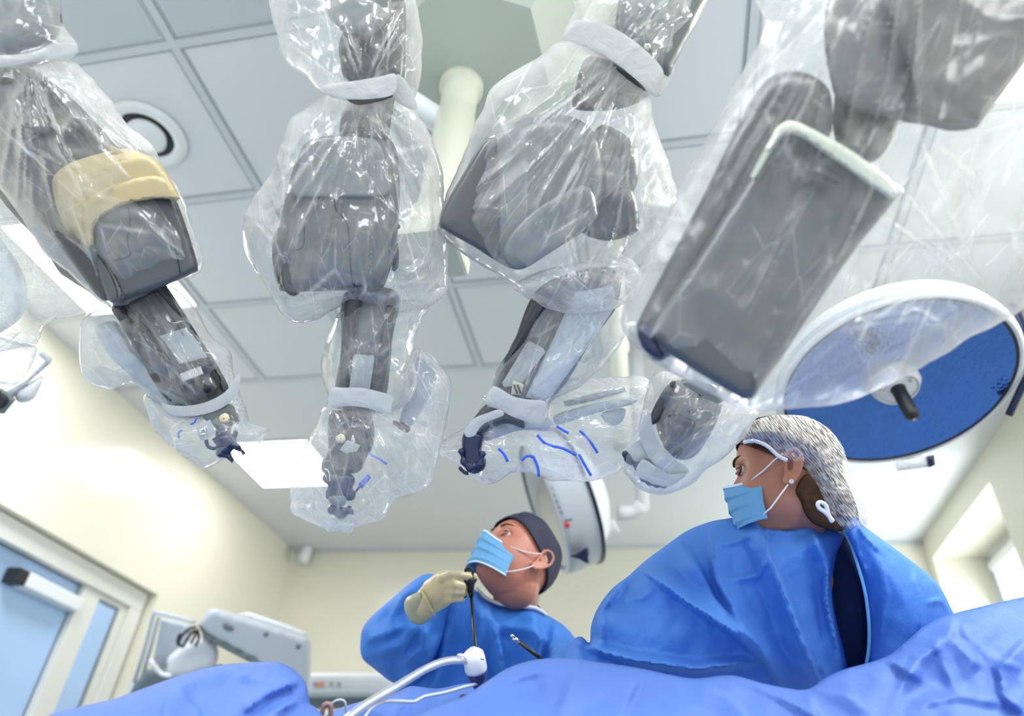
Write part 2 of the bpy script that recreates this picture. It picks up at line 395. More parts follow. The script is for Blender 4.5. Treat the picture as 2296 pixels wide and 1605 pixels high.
    m3 = N('ShaderNodeMixShader'); L(g, m3.inputs[0]); L(m2.outputs[0], m3.inputs[1]); L(gs.outputs[0], m3.inputs[2]); L(m3.outputs[0], out.inputs[0])
    return m
M = {}
M['ceil'] = prin('ceiling_paint', (0.69, 0.72, 0.74), 0.5, var=0.02, vs=2)
M['tee'] = prin('ceiling_tee', (0.58, 0.62, 0.64), 0.35, var=0.02)
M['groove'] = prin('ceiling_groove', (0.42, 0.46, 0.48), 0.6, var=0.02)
M['wall'] = prin('wall_cream', (0.82, 0.79, 0.655), 0.2, var=0.02, vs=1.5, spec=0.5)
M['wallw'] = prin('wall_white', (0.82, 0.80, 0.68), 0.4, var=0.02)
M['floor'] = prin('floor_vinyl', (0.45, 0.50, 0.52), 0.25, var=0.05)
M['frame'] = prin('door_frame', (0.74, 0.74, 0.68), 0.4, var=0.03)
M['white'] = prin('white_plastic', (0.78, 0.81, 0.83), 0.35, var=0.03)
M['offw'] = prin('cream_enamel', (0.66, 0.69, 0.58), 0.35, var=0.03)
M['greenw'] = prin('pale_green_enamel', (0.50, 0.56, 0.49), 0.35, var=0.03)
M['arm'] = prin('robot_grey', (0.080, 0.087, 0.092), 0.3, var=0.05, vs=10)
M['armlt'] = prin('robot_light_grey', (0.155, 0.175, 0.18), 0.32, var=0.05, vs=10)
M['armdk'] = prin('robot_dark_grey', (0.050, 0.052, 0.056), 0.35, var=0.08, vs=10)
M['black'] = prin('black_plastic', (0.012, 0.013, 0.016), 0.4, var=0.2, vs=30)
M['seam'] = prin('seam_black', (0.01, 0.01, 0.012), 0.6)
M['navyp'] = prin('navy_plastic', (0.012, 0.02, 0.06), 0.25, var=0.3, vs=40)
M['beige'] = prin('beige_collar', (0.45, 0.37, 0.20), 0.4, var=0.04)
M['label'] = prin('label_grey', (0.40, 0.43, 0.44), 0.3, var=0.05)
M['steel'] = prin('steel', (0.6, 0.6, 0.58), 0.22, 1.0, var=0.1, vs=30)
M['brass'] = prin('brass_pin', (0.75, 0.65, 0.42), 0.3, 1.0)
M['tape'] = cloth('drape_tape', (0.62, 0.64, 0.64), 900, 0.3, 0.03)
M['film'] = film('clear_film', veil=0.10, streak=0.55, edge=0.75)
M['film_m'] = film('milky_film', veil=0.125, streak=0.6, sc=1.5, stretch=0.6)
M['film_n'] = film('near_film', veil=0.10, streak=0.45, sc=0.9, edge=0.16, gl=0.035, rough=0.3)
M['gown'] = cloth('gown_blue', (0.10, 0.31, 0.85), 700)
M['gownm'] = cloth('gown_blue_man', (0.06, 0.25, 0.78), 500, 0.15)
M['drape'] = cloth('drape_blue', (0.14, 0.28, 0.74), 800, 0.3)
M['navy'] = prin('navy_scrub', (0.006, 0.018, 0.075), 0.8, var=0.2, vs=60, bump=0.3, bs=600)
M['cap'] = prin('charcoal_cap', (0.014, 0.019, 0.048), 0.75, var=0.2, bump=0.3, bs=300)
M['mask'] = cloth('mask_blue', (0.20, 0.52, 0.86), 900, 0.3, 0.05)
M['maskw'] = prin('mask_white', (0.62, 0.78, 0.90), 0.7)
M['skin'] = prin('skin_man', (0.52, 0.21, 0.145), 0.5, var=0.15, vs=25, sss=0.25, bump=0.1, bs=400)
M['skinw'] = prin('skin_woman', (0.43, 0.185, 0.11), 0.45, var=0.10, vs=25, sss=0.25, bump=0.08, bs=500)
M['hair'] = prin('hair_brown', (0.070, 0.036, 0.018), 0.75, spec=0.15, var=0.5, vs=90, bump=0.6, bs=250)
M['glove'] = prin('latex_glove', (0.62, 0.52, 0.31), 0.4, var=0.06, vs=30, sss=0.1, bump=0.2, bs=120)
M['glove2'] = prin('latex_cuff', (0.42, 0.43, 0.27), 0.4, var=0.06)
M['eye'] = prin('eye_white', (0.50, 0.46, 0.43), 0.2)
M['iris'] = prin('iris_brown', (0.02, 0.01, 0.006), 0.1)
M['ring'] = prin('white_cord', (0.80, 0.82, 0.84), 0.6)
M['pearl'] = prin('pearl', (0.85, 0.85, 0.85), 0.15)
M['bluemark'] = prin('blue_print', (0.03, 0.13, 0.75), 0.4)
M['green'] = prin('dark_green_cord', (0.01, 0.06, 0.035), 0.5)
M['darkred'] = prin('dark_stain', (0.09, 0.035, 0.04), 0.6)
M['red'] = prin('red_dot', (0.75, 0.03, 0.02), 0.4)
M['orange'] = prin('orange_label', (0.85, 0.30, 0.12), 0.5)
M['equip'] = prin('equipment_grey', (0.52, 0.57, 0.62), 0.4, var=0.04)
M['equipd'] = prin('equipment_dark', (0.16, 0.20, 0.22), 0.5)
M['dglass'] = prin('door_glass_blue', (0.42, 0.60, 0.86), 0.12, var=0.15, vs=1.2)
M['lite'] = prin('lamp_diffuser', (1, 1, 1), 0.5, emis=(1, 1, 1), es=6.0)
M['blind'] = prin('blind_slat_glow', (0.82, 0.86, 0.90), 0.5, emis=(0.85, 0.93, 1.0), es=0.45)  # slats emit a little, daylight on the blind put into the material
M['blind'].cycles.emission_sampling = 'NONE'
m, nt, out = nm('reflector_drape_blue'); N = nt.nodes.new; L = nt.links.new
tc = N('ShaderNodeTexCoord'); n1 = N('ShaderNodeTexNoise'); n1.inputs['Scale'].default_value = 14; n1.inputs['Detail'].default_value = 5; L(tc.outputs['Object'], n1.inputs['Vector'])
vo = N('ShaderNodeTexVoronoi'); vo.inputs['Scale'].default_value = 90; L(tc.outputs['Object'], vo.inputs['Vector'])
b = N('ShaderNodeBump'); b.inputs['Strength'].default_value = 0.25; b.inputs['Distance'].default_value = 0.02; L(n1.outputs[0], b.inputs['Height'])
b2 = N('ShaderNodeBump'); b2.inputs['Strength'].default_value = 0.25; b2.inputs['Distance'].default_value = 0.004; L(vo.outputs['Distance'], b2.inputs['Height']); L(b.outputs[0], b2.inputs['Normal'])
g = N('ShaderNodeBsdfGlossy'); g.inputs[0].default_value = (0.09, 0.22, 0.70, 1); g.inputs['Roughness'].default_value = 0.1; L(b2.outputs[0], g.inputs['Normal']); L(g.outputs[0], out.inputs[0]); M['refl'] = m  # the drape's blue reflection is put into the mirror colour
# clear tubing / trocar
m, nt, out = nm('clear_tube'); N = nt.nodes.new; L = nt.links.new
tp = N('ShaderNodeBsdfTransparent'); tp.inputs[0].default_value = (0.93, 0.95, 0.97, 1); gs = N('ShaderNodeBsdfGlossy'); gs.inputs['Roughness'].default_value = 0.08
df = N('ShaderNodeBsdfDiffuse'); df.inputs[0].default_value = (0.75, 0.80, 0.86, 1); lw = N('ShaderNodeLayerWeight'); lw.inputs['Blend'].default_value = 0.4
a = N('ShaderNodeMixShader'); a.inputs[0].default_value = 0.35; L(tp.outputs[0], a.inputs[1]); L(df.outputs[0], a.inputs[2])
c = N('ShaderNodeMixShader'); L(lw.outputs['Facing'], c.inputs[0]); L(a.outputs[0], c.inputs[1]); L(gs.outputs[0], c.inputs[2]); L(c.outputs[0], out.inputs[0]); M['tube'] = m
# bouffant cap gauze: translucent white fibre over dark hair
m, nt, out = nm('bouffant_gauze'); N = nt.nodes.new; L = nt.links.new
tc = N('ShaderNodeTexCoord'); mp = N('ShaderNodeMapping'); L(tc.outputs['UV'], mp.inputs[0])
mp.inputs['Scale'].default_value = (60, 6, 1)
n1 = N('ShaderNodeTexNoise'); n1.inputs['Scale'].default_value = 1.0; n1.inputs['Detail'].default_value = 5; n1.inputs['Distortion'].default_value = 0.5; L(mp.outputs[0], n1.inputs['Vector'])
cr = N('ShaderNodeMapRange'); cr.inputs['From Min'].default_value = 0.38; cr.inputs['From Max'].default_value = 0.62; cr.inputs['To Min'].default_value = 0.06; cr.inputs['To Max'].default_value = 0.72; L(n1.outputs[0], cr.inputs['Value'])
tp = N('ShaderNodeBsdfTransparent'); df = N('ShaderNodeBsdfDiffuse'); df.inputs[0].default_value = (0.86, 0.86, 0.83, 1)
a = N('ShaderNodeMixShader'); L(cr.outputs[0], a.inputs[0]); L(tp.outputs[0], a.inputs[1]); L(df.outputs[0], a.inputs[2]); L(a.outputs[0], out.inputs[0]); M['gauze'] = m
# ------------------------------------------------------------------ the room
XL, XR, YB, YF = -2.90, 1.82, 5.09, -1.6
def st(o): o['kind'] = 'structure'; return o
st(box('floor', (XL - .3, YF, -0.1), (XR + .5, YB + .2, 0), M['floor']))
st(box('wall_back', (XL - .3, YB, 0), (XR + .5, YB + .15, ZCEIL + .1), M['wall']))
# left wall with the door opening
def wallx(name, x0, x1, y0, y1, holes, mat):
    ys = sorted({y0, y1, *[h[0] for h in holes], *[h[1] for h in holes]}); bm = bmesh.new()
    for i in range(len(ys) - 1):
        a, b = ys[i], ys[i + 1]; zs = [(0, ZCEIL + .1)]
        for h in holes:
            if h[0] <= a and h[1] >= b: zs = [(0, h[2]), (h[3], ZCEIL + .1)]
        for z0, z1 in zs:
            if z1 - z0 < 1e-4: continue
            vs = [bm.verts.new(v) for v in [(x0, a, z0), (x1, a, z0), (x1, b, z0), (x0, b, z0), (x0, a, z1), (x1, a, z1), (x1, b, z1), (x0, b, z1)]]
            for f in [(0, 3, 2, 1), (4, 5, 6, 7), (0, 1, 5, 4), (1, 2, 6, 5), (2, 3, 7, 6), (3, 0, 4, 7)]: bm.faces.new([vs[k] for k in f])
    bmesh.ops.remove_doubles(bm, verts=bm.verts, dist=1e-5)
    bm.verts.index_update(); V = [v.co.copy() for v in bm.verts]; F = [tuple(v.index for v in f.verts) for f in bm.faces]; bm.free()
    return st(link(name, V, F, mat, None, False))
wallx('wall_left', XL - .22, XL, YF, YB, [(1.2, 3.68, 0.0, 2.17)], M['wall'])
wallx('wall_right', XR, XR + .12, YF, YB, [(3.88, 4.98, 1.0, 2.84)], M['wall'])
# window recess in the right wall
wr = [st(box('trim_1', (XR + .12, 3.80, 2.84), (XR + .5, 5.0, 2.90), M['wallw'])), st(box('trim_2', (XR + .12, 4.98, 0.95), (XR + .5, 5.04, 2.9), M['wallw'])),
      st(box('trim_3', (XR + .12, 3.82, 0.95), (XR + .5, 3.88, 2.9), M['wallw'])), st(box('trim_4', (XR + .12, 3.82, 0.95), (XR + .5, 5.0, 1.0), M['wallw']))]
win = bpy.data.objects.new('window_1', None); COL.objects.link(win); win.location = (2.17, 4.43, 1.0); st(win)
for (a, b) in (((2.15, 3.88, 1.0), (2.19, 3.94, 2.84)), ((2.15, 4.86, 1.0), (2.19, 4.98, 2.84)), ((2.15, 3.94, 2.74), (2.19, 4.86, 2.84)), ((2.15, 3.94, 1.0), (2.19, 4.86, 1.06))):
    box('window_frame', a, b, M['white'], win)
box('window_pane', (2.165, 3.94, 1.06), (2.17, 4.86, 2.74), M['white'], win).data.materials[0] = M['tube']
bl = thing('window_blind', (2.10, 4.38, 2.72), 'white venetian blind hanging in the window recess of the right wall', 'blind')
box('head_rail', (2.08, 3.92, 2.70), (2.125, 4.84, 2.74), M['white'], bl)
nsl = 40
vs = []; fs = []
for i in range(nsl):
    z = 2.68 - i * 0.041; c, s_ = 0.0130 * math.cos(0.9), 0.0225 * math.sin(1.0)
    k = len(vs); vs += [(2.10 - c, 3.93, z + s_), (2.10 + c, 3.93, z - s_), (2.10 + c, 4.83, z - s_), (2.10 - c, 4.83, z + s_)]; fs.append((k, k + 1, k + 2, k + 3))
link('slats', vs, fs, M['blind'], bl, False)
# ceiling: metal tiles in a T-grid
tl = []
def cgrid():
    xs = [-1.40 + 0.595 * k for k in range(-3, 7)]; ys = [0.94 + 0.601 * k for k in range(-5, 8)]
    return xs, ys
gxl, gyl = cgrid()
st(box('ceiling', (XL - .3, YF, ZCEIL), (XR + .5, YB + .2, ZCEIL + .12), M['ceil']))
bm_v = []; bm_f = []
def addbox(V, F, lo, hi):
    k = len(V); V += [(lo[0], lo[1], lo[2]), (hi[0], lo[1], lo[2]), (hi[0], hi[1], lo[2]), (lo[0], hi[1], lo[2]), (lo[0], lo[1], hi[2]), (hi[0], lo[1], hi[2]), (hi[0], hi[1], hi[2]), (lo[0], hi[1], hi[2])]
    F += [tuple(k + i for i in f) for f in [(0, 3, 2, 1), (4, 5, 6, 7), (0, 1, 5, 4), (1, 2, 6, 5), (2, 3, 7, 6), (3, 0, 4, 7)]]
V, F = [], []
for x in gxl:
    if XL < x < XR: addbox(V, F, (x - .013, YF, ZCEIL - .006), (x + .013, 2.75, ZCEIL))
for y in gyl:
    if YF < y < 3.0: addbox(V, F, (XL, y - .013, ZCEIL - .0055), (XR, y + .013, ZCEIL))
st(link('trim_5', V, F, M['tee'], None, False))
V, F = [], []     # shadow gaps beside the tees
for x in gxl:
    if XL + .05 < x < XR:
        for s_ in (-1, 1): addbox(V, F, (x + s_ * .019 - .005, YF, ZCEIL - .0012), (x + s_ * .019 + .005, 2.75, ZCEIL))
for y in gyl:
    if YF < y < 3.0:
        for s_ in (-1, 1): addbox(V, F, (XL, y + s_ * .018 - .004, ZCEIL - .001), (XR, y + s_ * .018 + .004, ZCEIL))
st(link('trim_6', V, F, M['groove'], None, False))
# perforated tiles
m, nt, out = nm('perforated_tile'); N = nt.nodes.new; L = nt.links.new
tc = N('ShaderNodeTexCoord'); vo = N('ShaderNodeTexVoronoi'); vo.inputs['Scale'].default_value = 75; vo.inputs['Randomness'].default_value = 0.0; L(tc.outputs['Object'], vo.inputs['Vector'])
cr = N('ShaderNodeMapRange'); cr.inputs['From Min'].default_value = 0.25; cr.inputs['From Max'].default_value = 0.32; L(vo.outputs['Distance'], cr.inputs['Value'])
mx = N('ShaderNodeMix'); mx.data_type = 'RGBA'; mx.inputs[6].default_value = (0.25, 0.28, 0.29, 1); mx.inputs[7].default_value = (0.52, 0.57, 0.60, 1); L(cr.outputs[0], mx.inputs[0])
p = N('ShaderNodeBsdfPrincipled'); p.inputs['Roughness'].default_value = 0.45; L(mx.outputs[2], p.inputs['Base Color']); L(p.outputs[0], out.inputs[0]); M['perf'] = m
V, F = [], []
for (i, j) in ((-2, 0), (-2, -1), (-2, 1), (-1, -1), (0, -1), (1, -1), (1, 0)):
    x0 = -1.40 + .595 * (i + 1) ; y0 = 0.94 + .601 * j
    addbox(V, F, (x0 - .595 + .03, y0 + .03, ZCEIL - .004), (x0 - .03, y0 + .601 - .03, ZCEIL + .001))
st(link('trim_7', V, F, M['perf'], None, False))
st(box('trim_8', (XL, YB - .02, ZCEIL - .02), (XR, YB, ZCEIL - .0005), M['tee']))
# ceiling lamps
cl = None
for (x0, y0, lab) in ((-2.60, 3.345, 'square lit ceiling light panel just right of the tip of the leftmost arm'),
                      (-2.60, 1.54, 'square ceiling light panel lit white, at the left edge behind clear film'),
                      (1.01, 0.94, 'square ceiling light panel lit white, at the upper right edge beyond the large arm')):
    t = thing('ceiling_light', (x0 + .3, y0 + .3, ZCEIL), lab, 'ceiling light', 'square ceiling light panels')
    box('light_frame', (x0 + .01, y0 + .01, ZCEIL - .012), (x0 + .585, y0 + .585, ZCEIL - .003), M['white'], t)
    box('diffuser', (x0 + .02, y0 + .02, ZCEIL - .016), (x0 + .575, y0 + .575, ZCEIL - .0125), M['lite'], t)
# round vent
t = thing('ceiling_vent', (-1.69, 1.235, ZCEIL), 'round white ceiling vent with dark slot, behind the first draped arm', 'vent')
lathe('vent_rim', [(.135, -.001), (.14, -.008), (.125, -.022), (.098, -.020), (.092, -.002)], (-1.69, 1.235, ZCEIL), (0, 0, 1), M['white'], t)
lathe('vent_cone', [(0.001, -.030), (.045, -.028), (.07, -.018), (.066, -.004)], (-1.69, 1.235, ZCEIL), (0, 0, 1), M['white'], t)
lathe('vent_slot', [(.05, -.0055), (.096, -.0055)], (-1.69, 1.235, ZCEIL), (0, 0, 1), M['black'], t)
# ceiling canopy with pole and side arm
t = thing('ceiling_pendant', (-.48, 1.12, ZCEIL), 'pale green faceted ceiling canopy with a cream pole hanging down between the arms', 'ceiling mount')
c = sharp(lathe('canopy', [(.001, 0), (.37, 0), (.37, -.05), (.245, -.17), (.001, -.17)], (-.44, 1.06, ZCEIL), (0, 0, 1), M['greenw'], t, res=6, smooth=False, rot=0.45), 10)
lathe('pole', [(.066, -.17), (.066, -.19), (.053, -.195), (.053, -.33), (.056, -.335), (.056, -.75), (.072, -.76), (.072, -.86), (.001, -.86)], (-.48, 1.12, ZCEIL), (0, 0, 1), M['offw'], t, 40)
a = W(1030, 300, 2.02); b_ = W(820, 165, 1.98)
tube('side_arm', [b_, b_.lerp(a, .96), a], [.036, .036, .026], M['white'], t, 20)
box('foot_bracket', (-.60, 1.03, 2.10), (-.40, 1.19, 2.15), M['offw'], t, .01)
for (px, py) in ((992, 337), (991, 386)): lathe('screw', [(.001, .002), (.006, .002), (.006, -.004)], W(px, py, 1.97), camdir(0, 0, -1), M['steel'], t, 12)
# far pole
t = thing('ceiling_post', (-.08, 1.96, ZCEIL), 'cream ceiling post seen above the third arm\'s trailing plastic', 'ceiling post')
lathe('post_tube', [(.034, 0), (.034, -.52), (.037, -.53), (.037, -.56), (.03, -.57), (.03, -.95), (.001, -.95)], (-.08, 1.96, ZCEIL), (0, 0, 1), M['offw'], t, 32)
# sensors
o = lathe('corner_sensor', [(.001, 0), (.03, 0), (.042, -.02), (.042, -.11), (.034, -.135), (.001, -.14)], (-2.73, 4.98, ZCEIL), (.15, -.1, 1), M['white'], None, 24)
tag(o, 'small white sensor on the ceiling in the far left corner', 'sensor')
t = thing('smoke_detector', (1.42, 3.86, ZCEIL), 'small round smoke detector on the ceiling below the big lamp', 'smoke detector')
lathe('detector_base', [(.001, 0), (.052, 0), (.052, -.02), (.045, -.026), (.001, -.026)], (1.46, 3.86, ZCEIL), (0, 0, 1), M['white'], t, 24)
lathe('detector_cap', [(.001, -.058), (.022, -.052), (.034, -.030), (.036, -.0265), (.001, -.0265)], (1.46, 3.86, ZCEIL), (0, 0, 1), M['equipd'], t, 24)
o = lathe('ceiling_plate', [(.001, -.008), (.055, -.008), (.06, 0)], (-1.66, 4.10, ZCEIL), (0, 0, 1), M['equip'], None, 24)
o.name = 'ceiling_diffuser'; tag(o, 'small dull round plate on the ceiling right of the second arm\'s tip', 'ceiling plate')
# door on the left wall
dr = bpy.data.objects.new('door_1', None); COL.objects.link(dr); dr.location = (XL, 2.4, 0); st(dr)
x0 = XL - .06
box('door_frame', (x0 - .04, 1.25, 2.06), (x0 + .01, 3.66, 2.165), M['frame'], dr, .004)
box('door_frame', (x0 - .04, 3.56, 0), (x0 + .01, 3.66, 2.06), M['frame'], dr, .004)
box('door_leaf', (x0 - .05, 3.20, 0.02), (x0 - .012, 3.56, 2.06), M['frame'], dr, .003)
box('door_glass', (x0 - .02, 3.33, 0.3), (x0 - .008, 3.47, 2.015), M['dglass'], dr)
box('glass_seal', (x0 - .02, 3.47, 0.3), (x0 - .004, 3.49, 2.03), M['equipd'], dr)
box('glass_seal', (x0 - .02, 3.33, 2.015), (x0 - .004, 3.47, 2.03), M['equipd'], dr)
box('sliding_leaf', (x0 - .10, 1.25, 0.02), (x0 - .055, 3.20, 2.06), M['dglass'], dr)
st(box('trim_9', (XL - .22, 1.2, -.001), (XL - .2, 3.68, 2.17), M['wallw']))
t = thing('door_closer', (x0, 2.95, 1.96), 'pale blue bar with a black end cap on the sliding door', 'door closer')
box('closer_body', (x0 - .055, 2.80, 1.915), (x0 + .025, 3.19, 1.985), M['white'], t, .008)
box('end_cap', (x0 - .055, 2.735, 1.915), (x0 + .025, 2.80, 1.985), M['black'], t, .006)
# ------------------------------------------------------------------ robot arms in clear drapes
GA = 'draped robot arms over the patient'
def strap(name, out, par, d, b=.018, mat='tape', **k):
    return relief(name, out, M[mat], par, d, t=.0015, r=.002, b=.001, step=7, sm=True, nz=.002, nzs=30, fade=.004, **k)
def pivot_pin(par, px, py, d, r=.007):
    o = lathe('pin', [(.001, .004), (r * .75, .004), (r, .002), (r, -.004)], W(px, py, d), camdir(0, 0, -1), M['brass'], par, 20); return o
def cluster(par, spots, d, mat='navyp', name='drive_coupling'):
    """the instrument drive: lumps of one moulded piece"""
    bm = bmesh.new()
    for (px, py, r) in spots:
        ball(bm, W(px, py, d + 0.3 * r * d / FPX), r * d / FPX, seg=14)
    for i in range(len(spots) - 1):
        a, b = spots[i], spots[i + 1]; capsule(bm, [W(a[0], a[1], d + .004), W(b[0], b[1], d + .004)], [a[2] * .6 * d / FPX, b[2] * .6 * d / FPX], 8)
    return remesh_link(name, bm, .0035, M[mat], par, 2)

DL = camdir(-.8, -.35, .55)
# ---- arm 1 (left, beige collar)
a1 = thing('robot_arm', W(120, 300, 1.15), 'leftmost grey robot arm with a beige collar, bagged in clear plastic', 'robot arm', GA)
relief('shoulder', [(-60, -60), (95, -60), (128, 5), (140, 50), (125, 88), (70, 112), (-60, 125)], M['armlt'], a1, 1.12, t=.12, r=.04, b=.035, step=12)
u = relief('upper_link', [(-60, 150), (60, 150), (150, 210), (240, 300), (300, 345), (330, 420), (250, 620), (220, 668), (165, 592), (60, 470), (15, 350), (-60, 250)], M['armdk'], a1, 1.16, t=.13, r=.04, b=.03, step=11, dirv=DL)
seam(a1, u, [(20, 325), (60, 318), (120, 300), (170, 298)], M['seam']); seam(a1, u, [(225, 300), (262, 318), (290, 352)], M['seam'])
relief('joint_disc', [(60, 275), (120, 262), (175, 272), (182, 290), (120, 300), (70, 300)], M['armdk'], a1, 1.12, t=.03, r=.008, step=8)
h = relief('head_block', [(235, 440), (300, 425), (380, 438), (403, 468), (443, 592), (432, 612), (360, 645), (288, 670), (262, 676), (215, 600), (200, 545), (205, 500)], M['arm'], a1, 1.09, t=.13, gx=.012, r=.012, b=.012, step=9, dirv=DL)
seam(a1, h, [(288, 465), (292, 500), (285, 540), (292, 572), (252, 584)], M['seam']); seam(a1, h, [(328, 458), (366, 490), (385, 530), (398, 580), (404, 612)], M['seam'])
relief('side_lip', [(195, 548), (212, 552), (235, 590), (255, 640), (250, 670), (228, 672), (200, 640), (165, 592), (120, 520), (160, 530)], M['armdk'], a1, 1.085, t=.1, r=.012, step=7)
l2 = relief('side_lip', [(200, 556), (222, 566), (250, 600), (276, 650), (276, 674), (252, 680), (235, 660), (218, 610)], M['arm'], a1, 1.075, t=.1, r=.010, step=6)
seam(a1, l2, [(208, 560), (240, 600), (262, 650), (262, 676)], M['seam']); seam(a1, l2, [(215, 562), (250, 605), (270, 648), (272, 672)], M['seam'])
relief('collar', [(148, 425), (160, 400), (200, 375), (290, 350), (335, 350), (372, 385), (402, 440), (395, 447), (368, 438), (300, 440), (235, 462), (207, 500), (206, 550), (196, 552), (175, 520), (158, 480)], M['beige'], a1, 1.075, t=.05, r=.010, b=.010, step=7, dirv=DL)
relief('collar_lip', [(184, 470), (205, 440), (260, 412), (330, 395), (370, 402), (404, 444), (398, 450), (380, 446), (340, 446), (262, 464), (214, 502), (209, 550), (200, 552), (190, 520)], M['beige'], a1, 1.062, t=.02, r=.005, step=6)
box('collar_tab', (-.012, -.004, -.003), (.012, .004, .003), M['beige'], None, .001, Matrix.Translation(W(262, 338, 1.09)) @ M4.to_3x3().to_4x4() @ Matrix.Rotation(-.5, 4, 'Z')).parent = a1
bpy.data.objects['collar_tab'].location = -a1.location
f1 = relief('forearm', [(250, 690), (300, 665), (360, 640), (380, 660), (440, 745), (500, 842), (512, 900), (470, 930), (390, 930), (372, 895), (330, 810), (285, 740)], M['arm'], a1, 1.15, t=.06, r=.008, b=.007, step=8)
relief('forearm_rail', [(252, 692), (268, 684), (335, 765), (398, 850), (428, 905), (395, 905), (360, 880), (300, 780)], M['armdk'], a1, 1.135, t=.03, r=.005, step=7)
relief('forearm_edge', [(350, 645), (372, 640), (440, 745), (505, 850), (512, 878), (500, 880), (470, 815), (420, 735)], M['armdk'], a1, 1.138, t=.02, r=.004, step=7)
seam(a1, f1, [(285, 685), (345, 755), (395, 830)], M['seam']); seam(a1, f1, [(345, 655), (420, 760), (466, 822)], M['seam'])
relief('arm_label', [(357, 753), (418, 734), (470, 800), (402, 816), (378, 775)], M['label'], a1, 1.136, t=.002, r=.002, b=.001, sm=False, step=8)
tube('label_mark', [W(402, 738, 1.1335), W(411, 752, 1.1335)], .0006, M['seam'], a1, 5)
relief('drive_recess', [(398, 832), (430, 812), (458, 806), (492, 850), (480, 882), (432, 896), (410, 862)], M['black'], a1, 1.133, t=.003, r=.003, b=.001, step=6)
cluster(a1, [(420, 852, 9), (438, 866, 14), (462, 868, 15), (448, 884, 10)], 1.128, 'black', 'drive_disc')
box('drive_rack', (-.018, -.007, -.004), (.018, .007, .004), M['steel'], None, .001, Matrix.Translation(W(432, 838, 1.125)) @ M4.to_3x3().to_4x4() @ Matrix.Rotation(.35, 4, 'Z')).parent = a1
bpy.data.objects['drive_rack'].location = -a1.location
relief('carriage', [(452, 925), (512, 905), (532, 925), (535, 950), (500, 962), (476, 955)], M['armlt'], a1, 1.13, t=.02, r=.006, step=6)
pivot_pin(a1, 504, 938, 1.118, .009)
cluster(a1, [(498, 968, 15), (520, 972, 14), (512, 990, 17), (505, 1006, 16), (490, 992, 9), (480, 985, 6), (532, 1002, 9), (546, 1016, 6)], 1.13)
cluster(a1, [(495, 1015, 12), (512, 1022, 8), (520, 1032, 6)], 1.13, 'navyp', 'instrument_foot')
pxtube('finger_loop', [(462, 985, 1.12), (466, 1000, 1.12), (480, 1006, 1.12), (490, 998, 1.12), (488, 985, 1.12)], .003, M['navyp'], a1, 8, 6)
relief('tag', [(439, 958), (471, 940), (484, 972), (450, 990)], M['label'], a1, 1.11, t=.001, r=.001, b=.0004, sm=False, step=7)
for q in (((447, 965), (456, 962)), ((447, 969), (452, 967)), ((458, 958), (462, 968)), ((448, 974), (462, 972))):
    tube('tag_mark', [W(*q[0], 1.1085), W(*q[1], 1.1085)], .0012, M['white'], a1, 5)
pxtube('drape_mark', [(427, 951, 1.12), (436, 947, 1.12), (441, 936, 1.12)], .0014, M['bluemark'], a1, 5, 5)
pxtube('drape_mark', [(402, 982, 1.12), (400, 971, 1.12), (408, 965, 1.12)], .0018, M['bluemark'], a1, 5, 5)
strap('strap', [(-60, 128), (60, 120), (130, 96), (172, 100), (160, 132), (100, 134), (30, 146), (-60, 158)], a1, 1.03)
strap('strap', [(358, 880), (364, 903), (410, 910), (460, 902), (505, 878), (535, 838), (537, 866), (525, 893), (490, 918), (440, 932), (392, 932), (370, 920), (360, 900)], a1, 1.12, .012)
relief('drape_sleeve', [(-60, -60), (115, -60), (136, 10), (145, 60), (178, 105), (150, 130), (-60, 150)], M['film'], a1, 1.14, r=.09, b=.09, crum=.007, cs=70, ang=.3, seed=4, rag=6.4, step=6, uv=True)
relief('drape_sleeve', [(-60, 130), (60, 120), (150, 128), (195, 165), (250, 230), (290, 285), (345, 330), (375, 390), (412, 455), (450, 560), (455, 598), (432, 622), (370, 642), (290, 684), (245, 692), (190, 650), (100, 560), (20, 450), (-60, 330)],
       M['film'], a1, 1.17, r=.13, b=.125, back=.18, crum=.011, cs=95, ang=.95, spread=.9, seed=11, rag=6.4, step=5.5, pull=[(60, 130, 1.1, .7, 420, 16, .007), (240, 690, -2.2, .6, 260, 8, .006), (440, 610, -2.0, .5, 220, 6, .005)], uv=True,
       folds=[([(150, 130), (220, 330), (330, 440)], 10, 25, .01), ([(90, 140), (110, 300), (200, 420)], 12, 20, .012), ([(20, 200), (60, 330), (150, 380)], 14, 14, .012), ([(240, 300), (330, 400), (400, 470)], 8, 20, .008)])
relief('drape_sleeve', [(262, 690), (290, 668), (370, 640), (410, 665), (450, 715), (470, 755), (515, 790), (525, 840), (538, 880), (520, 905), (470, 925), (390, 930), (362, 910), (300, 860), (240, 872), (185, 842), (178, 760), (180, 722), (205, 700)],
       M['film'], a1, 1.18, r=.07, b=.06, back=.10, crum=.008, cs=55, ang=.9, spread=.9, seed=21, rag=4.8, step=5.5, pull=[(450, 900, -2.2, .6, 260, 12, .006), (300, 680, 1.1, .5, 200, 8, .005)], uv=True)
relief('drape_sleeve', [(360, 905), (400, 930), (470, 925), (530, 885), (550, 910), (562, 945), (603, 962), (575, 1000), (520, 1020), (458, 1052), (420, 1030), (395, 1010), (345, 960), (325, 890)],
       M['film_m'], a1, 1.16, r=.05, b=.05, back=.05, crum=.007, cs=45, seed=23, rag=4.8, step=5.5, pull=[(450, 910, 1.4, 1.0, 140, 12, .004)], uv=True)
o = relief('rear_carriage', [(215, 735), (262, 722), (300, 780), (370, 860), (400, 905), (370, 900), (290, 840), (240, 790)], M['equip'], a1, 1.21, t=.03, r=.01, step=8)

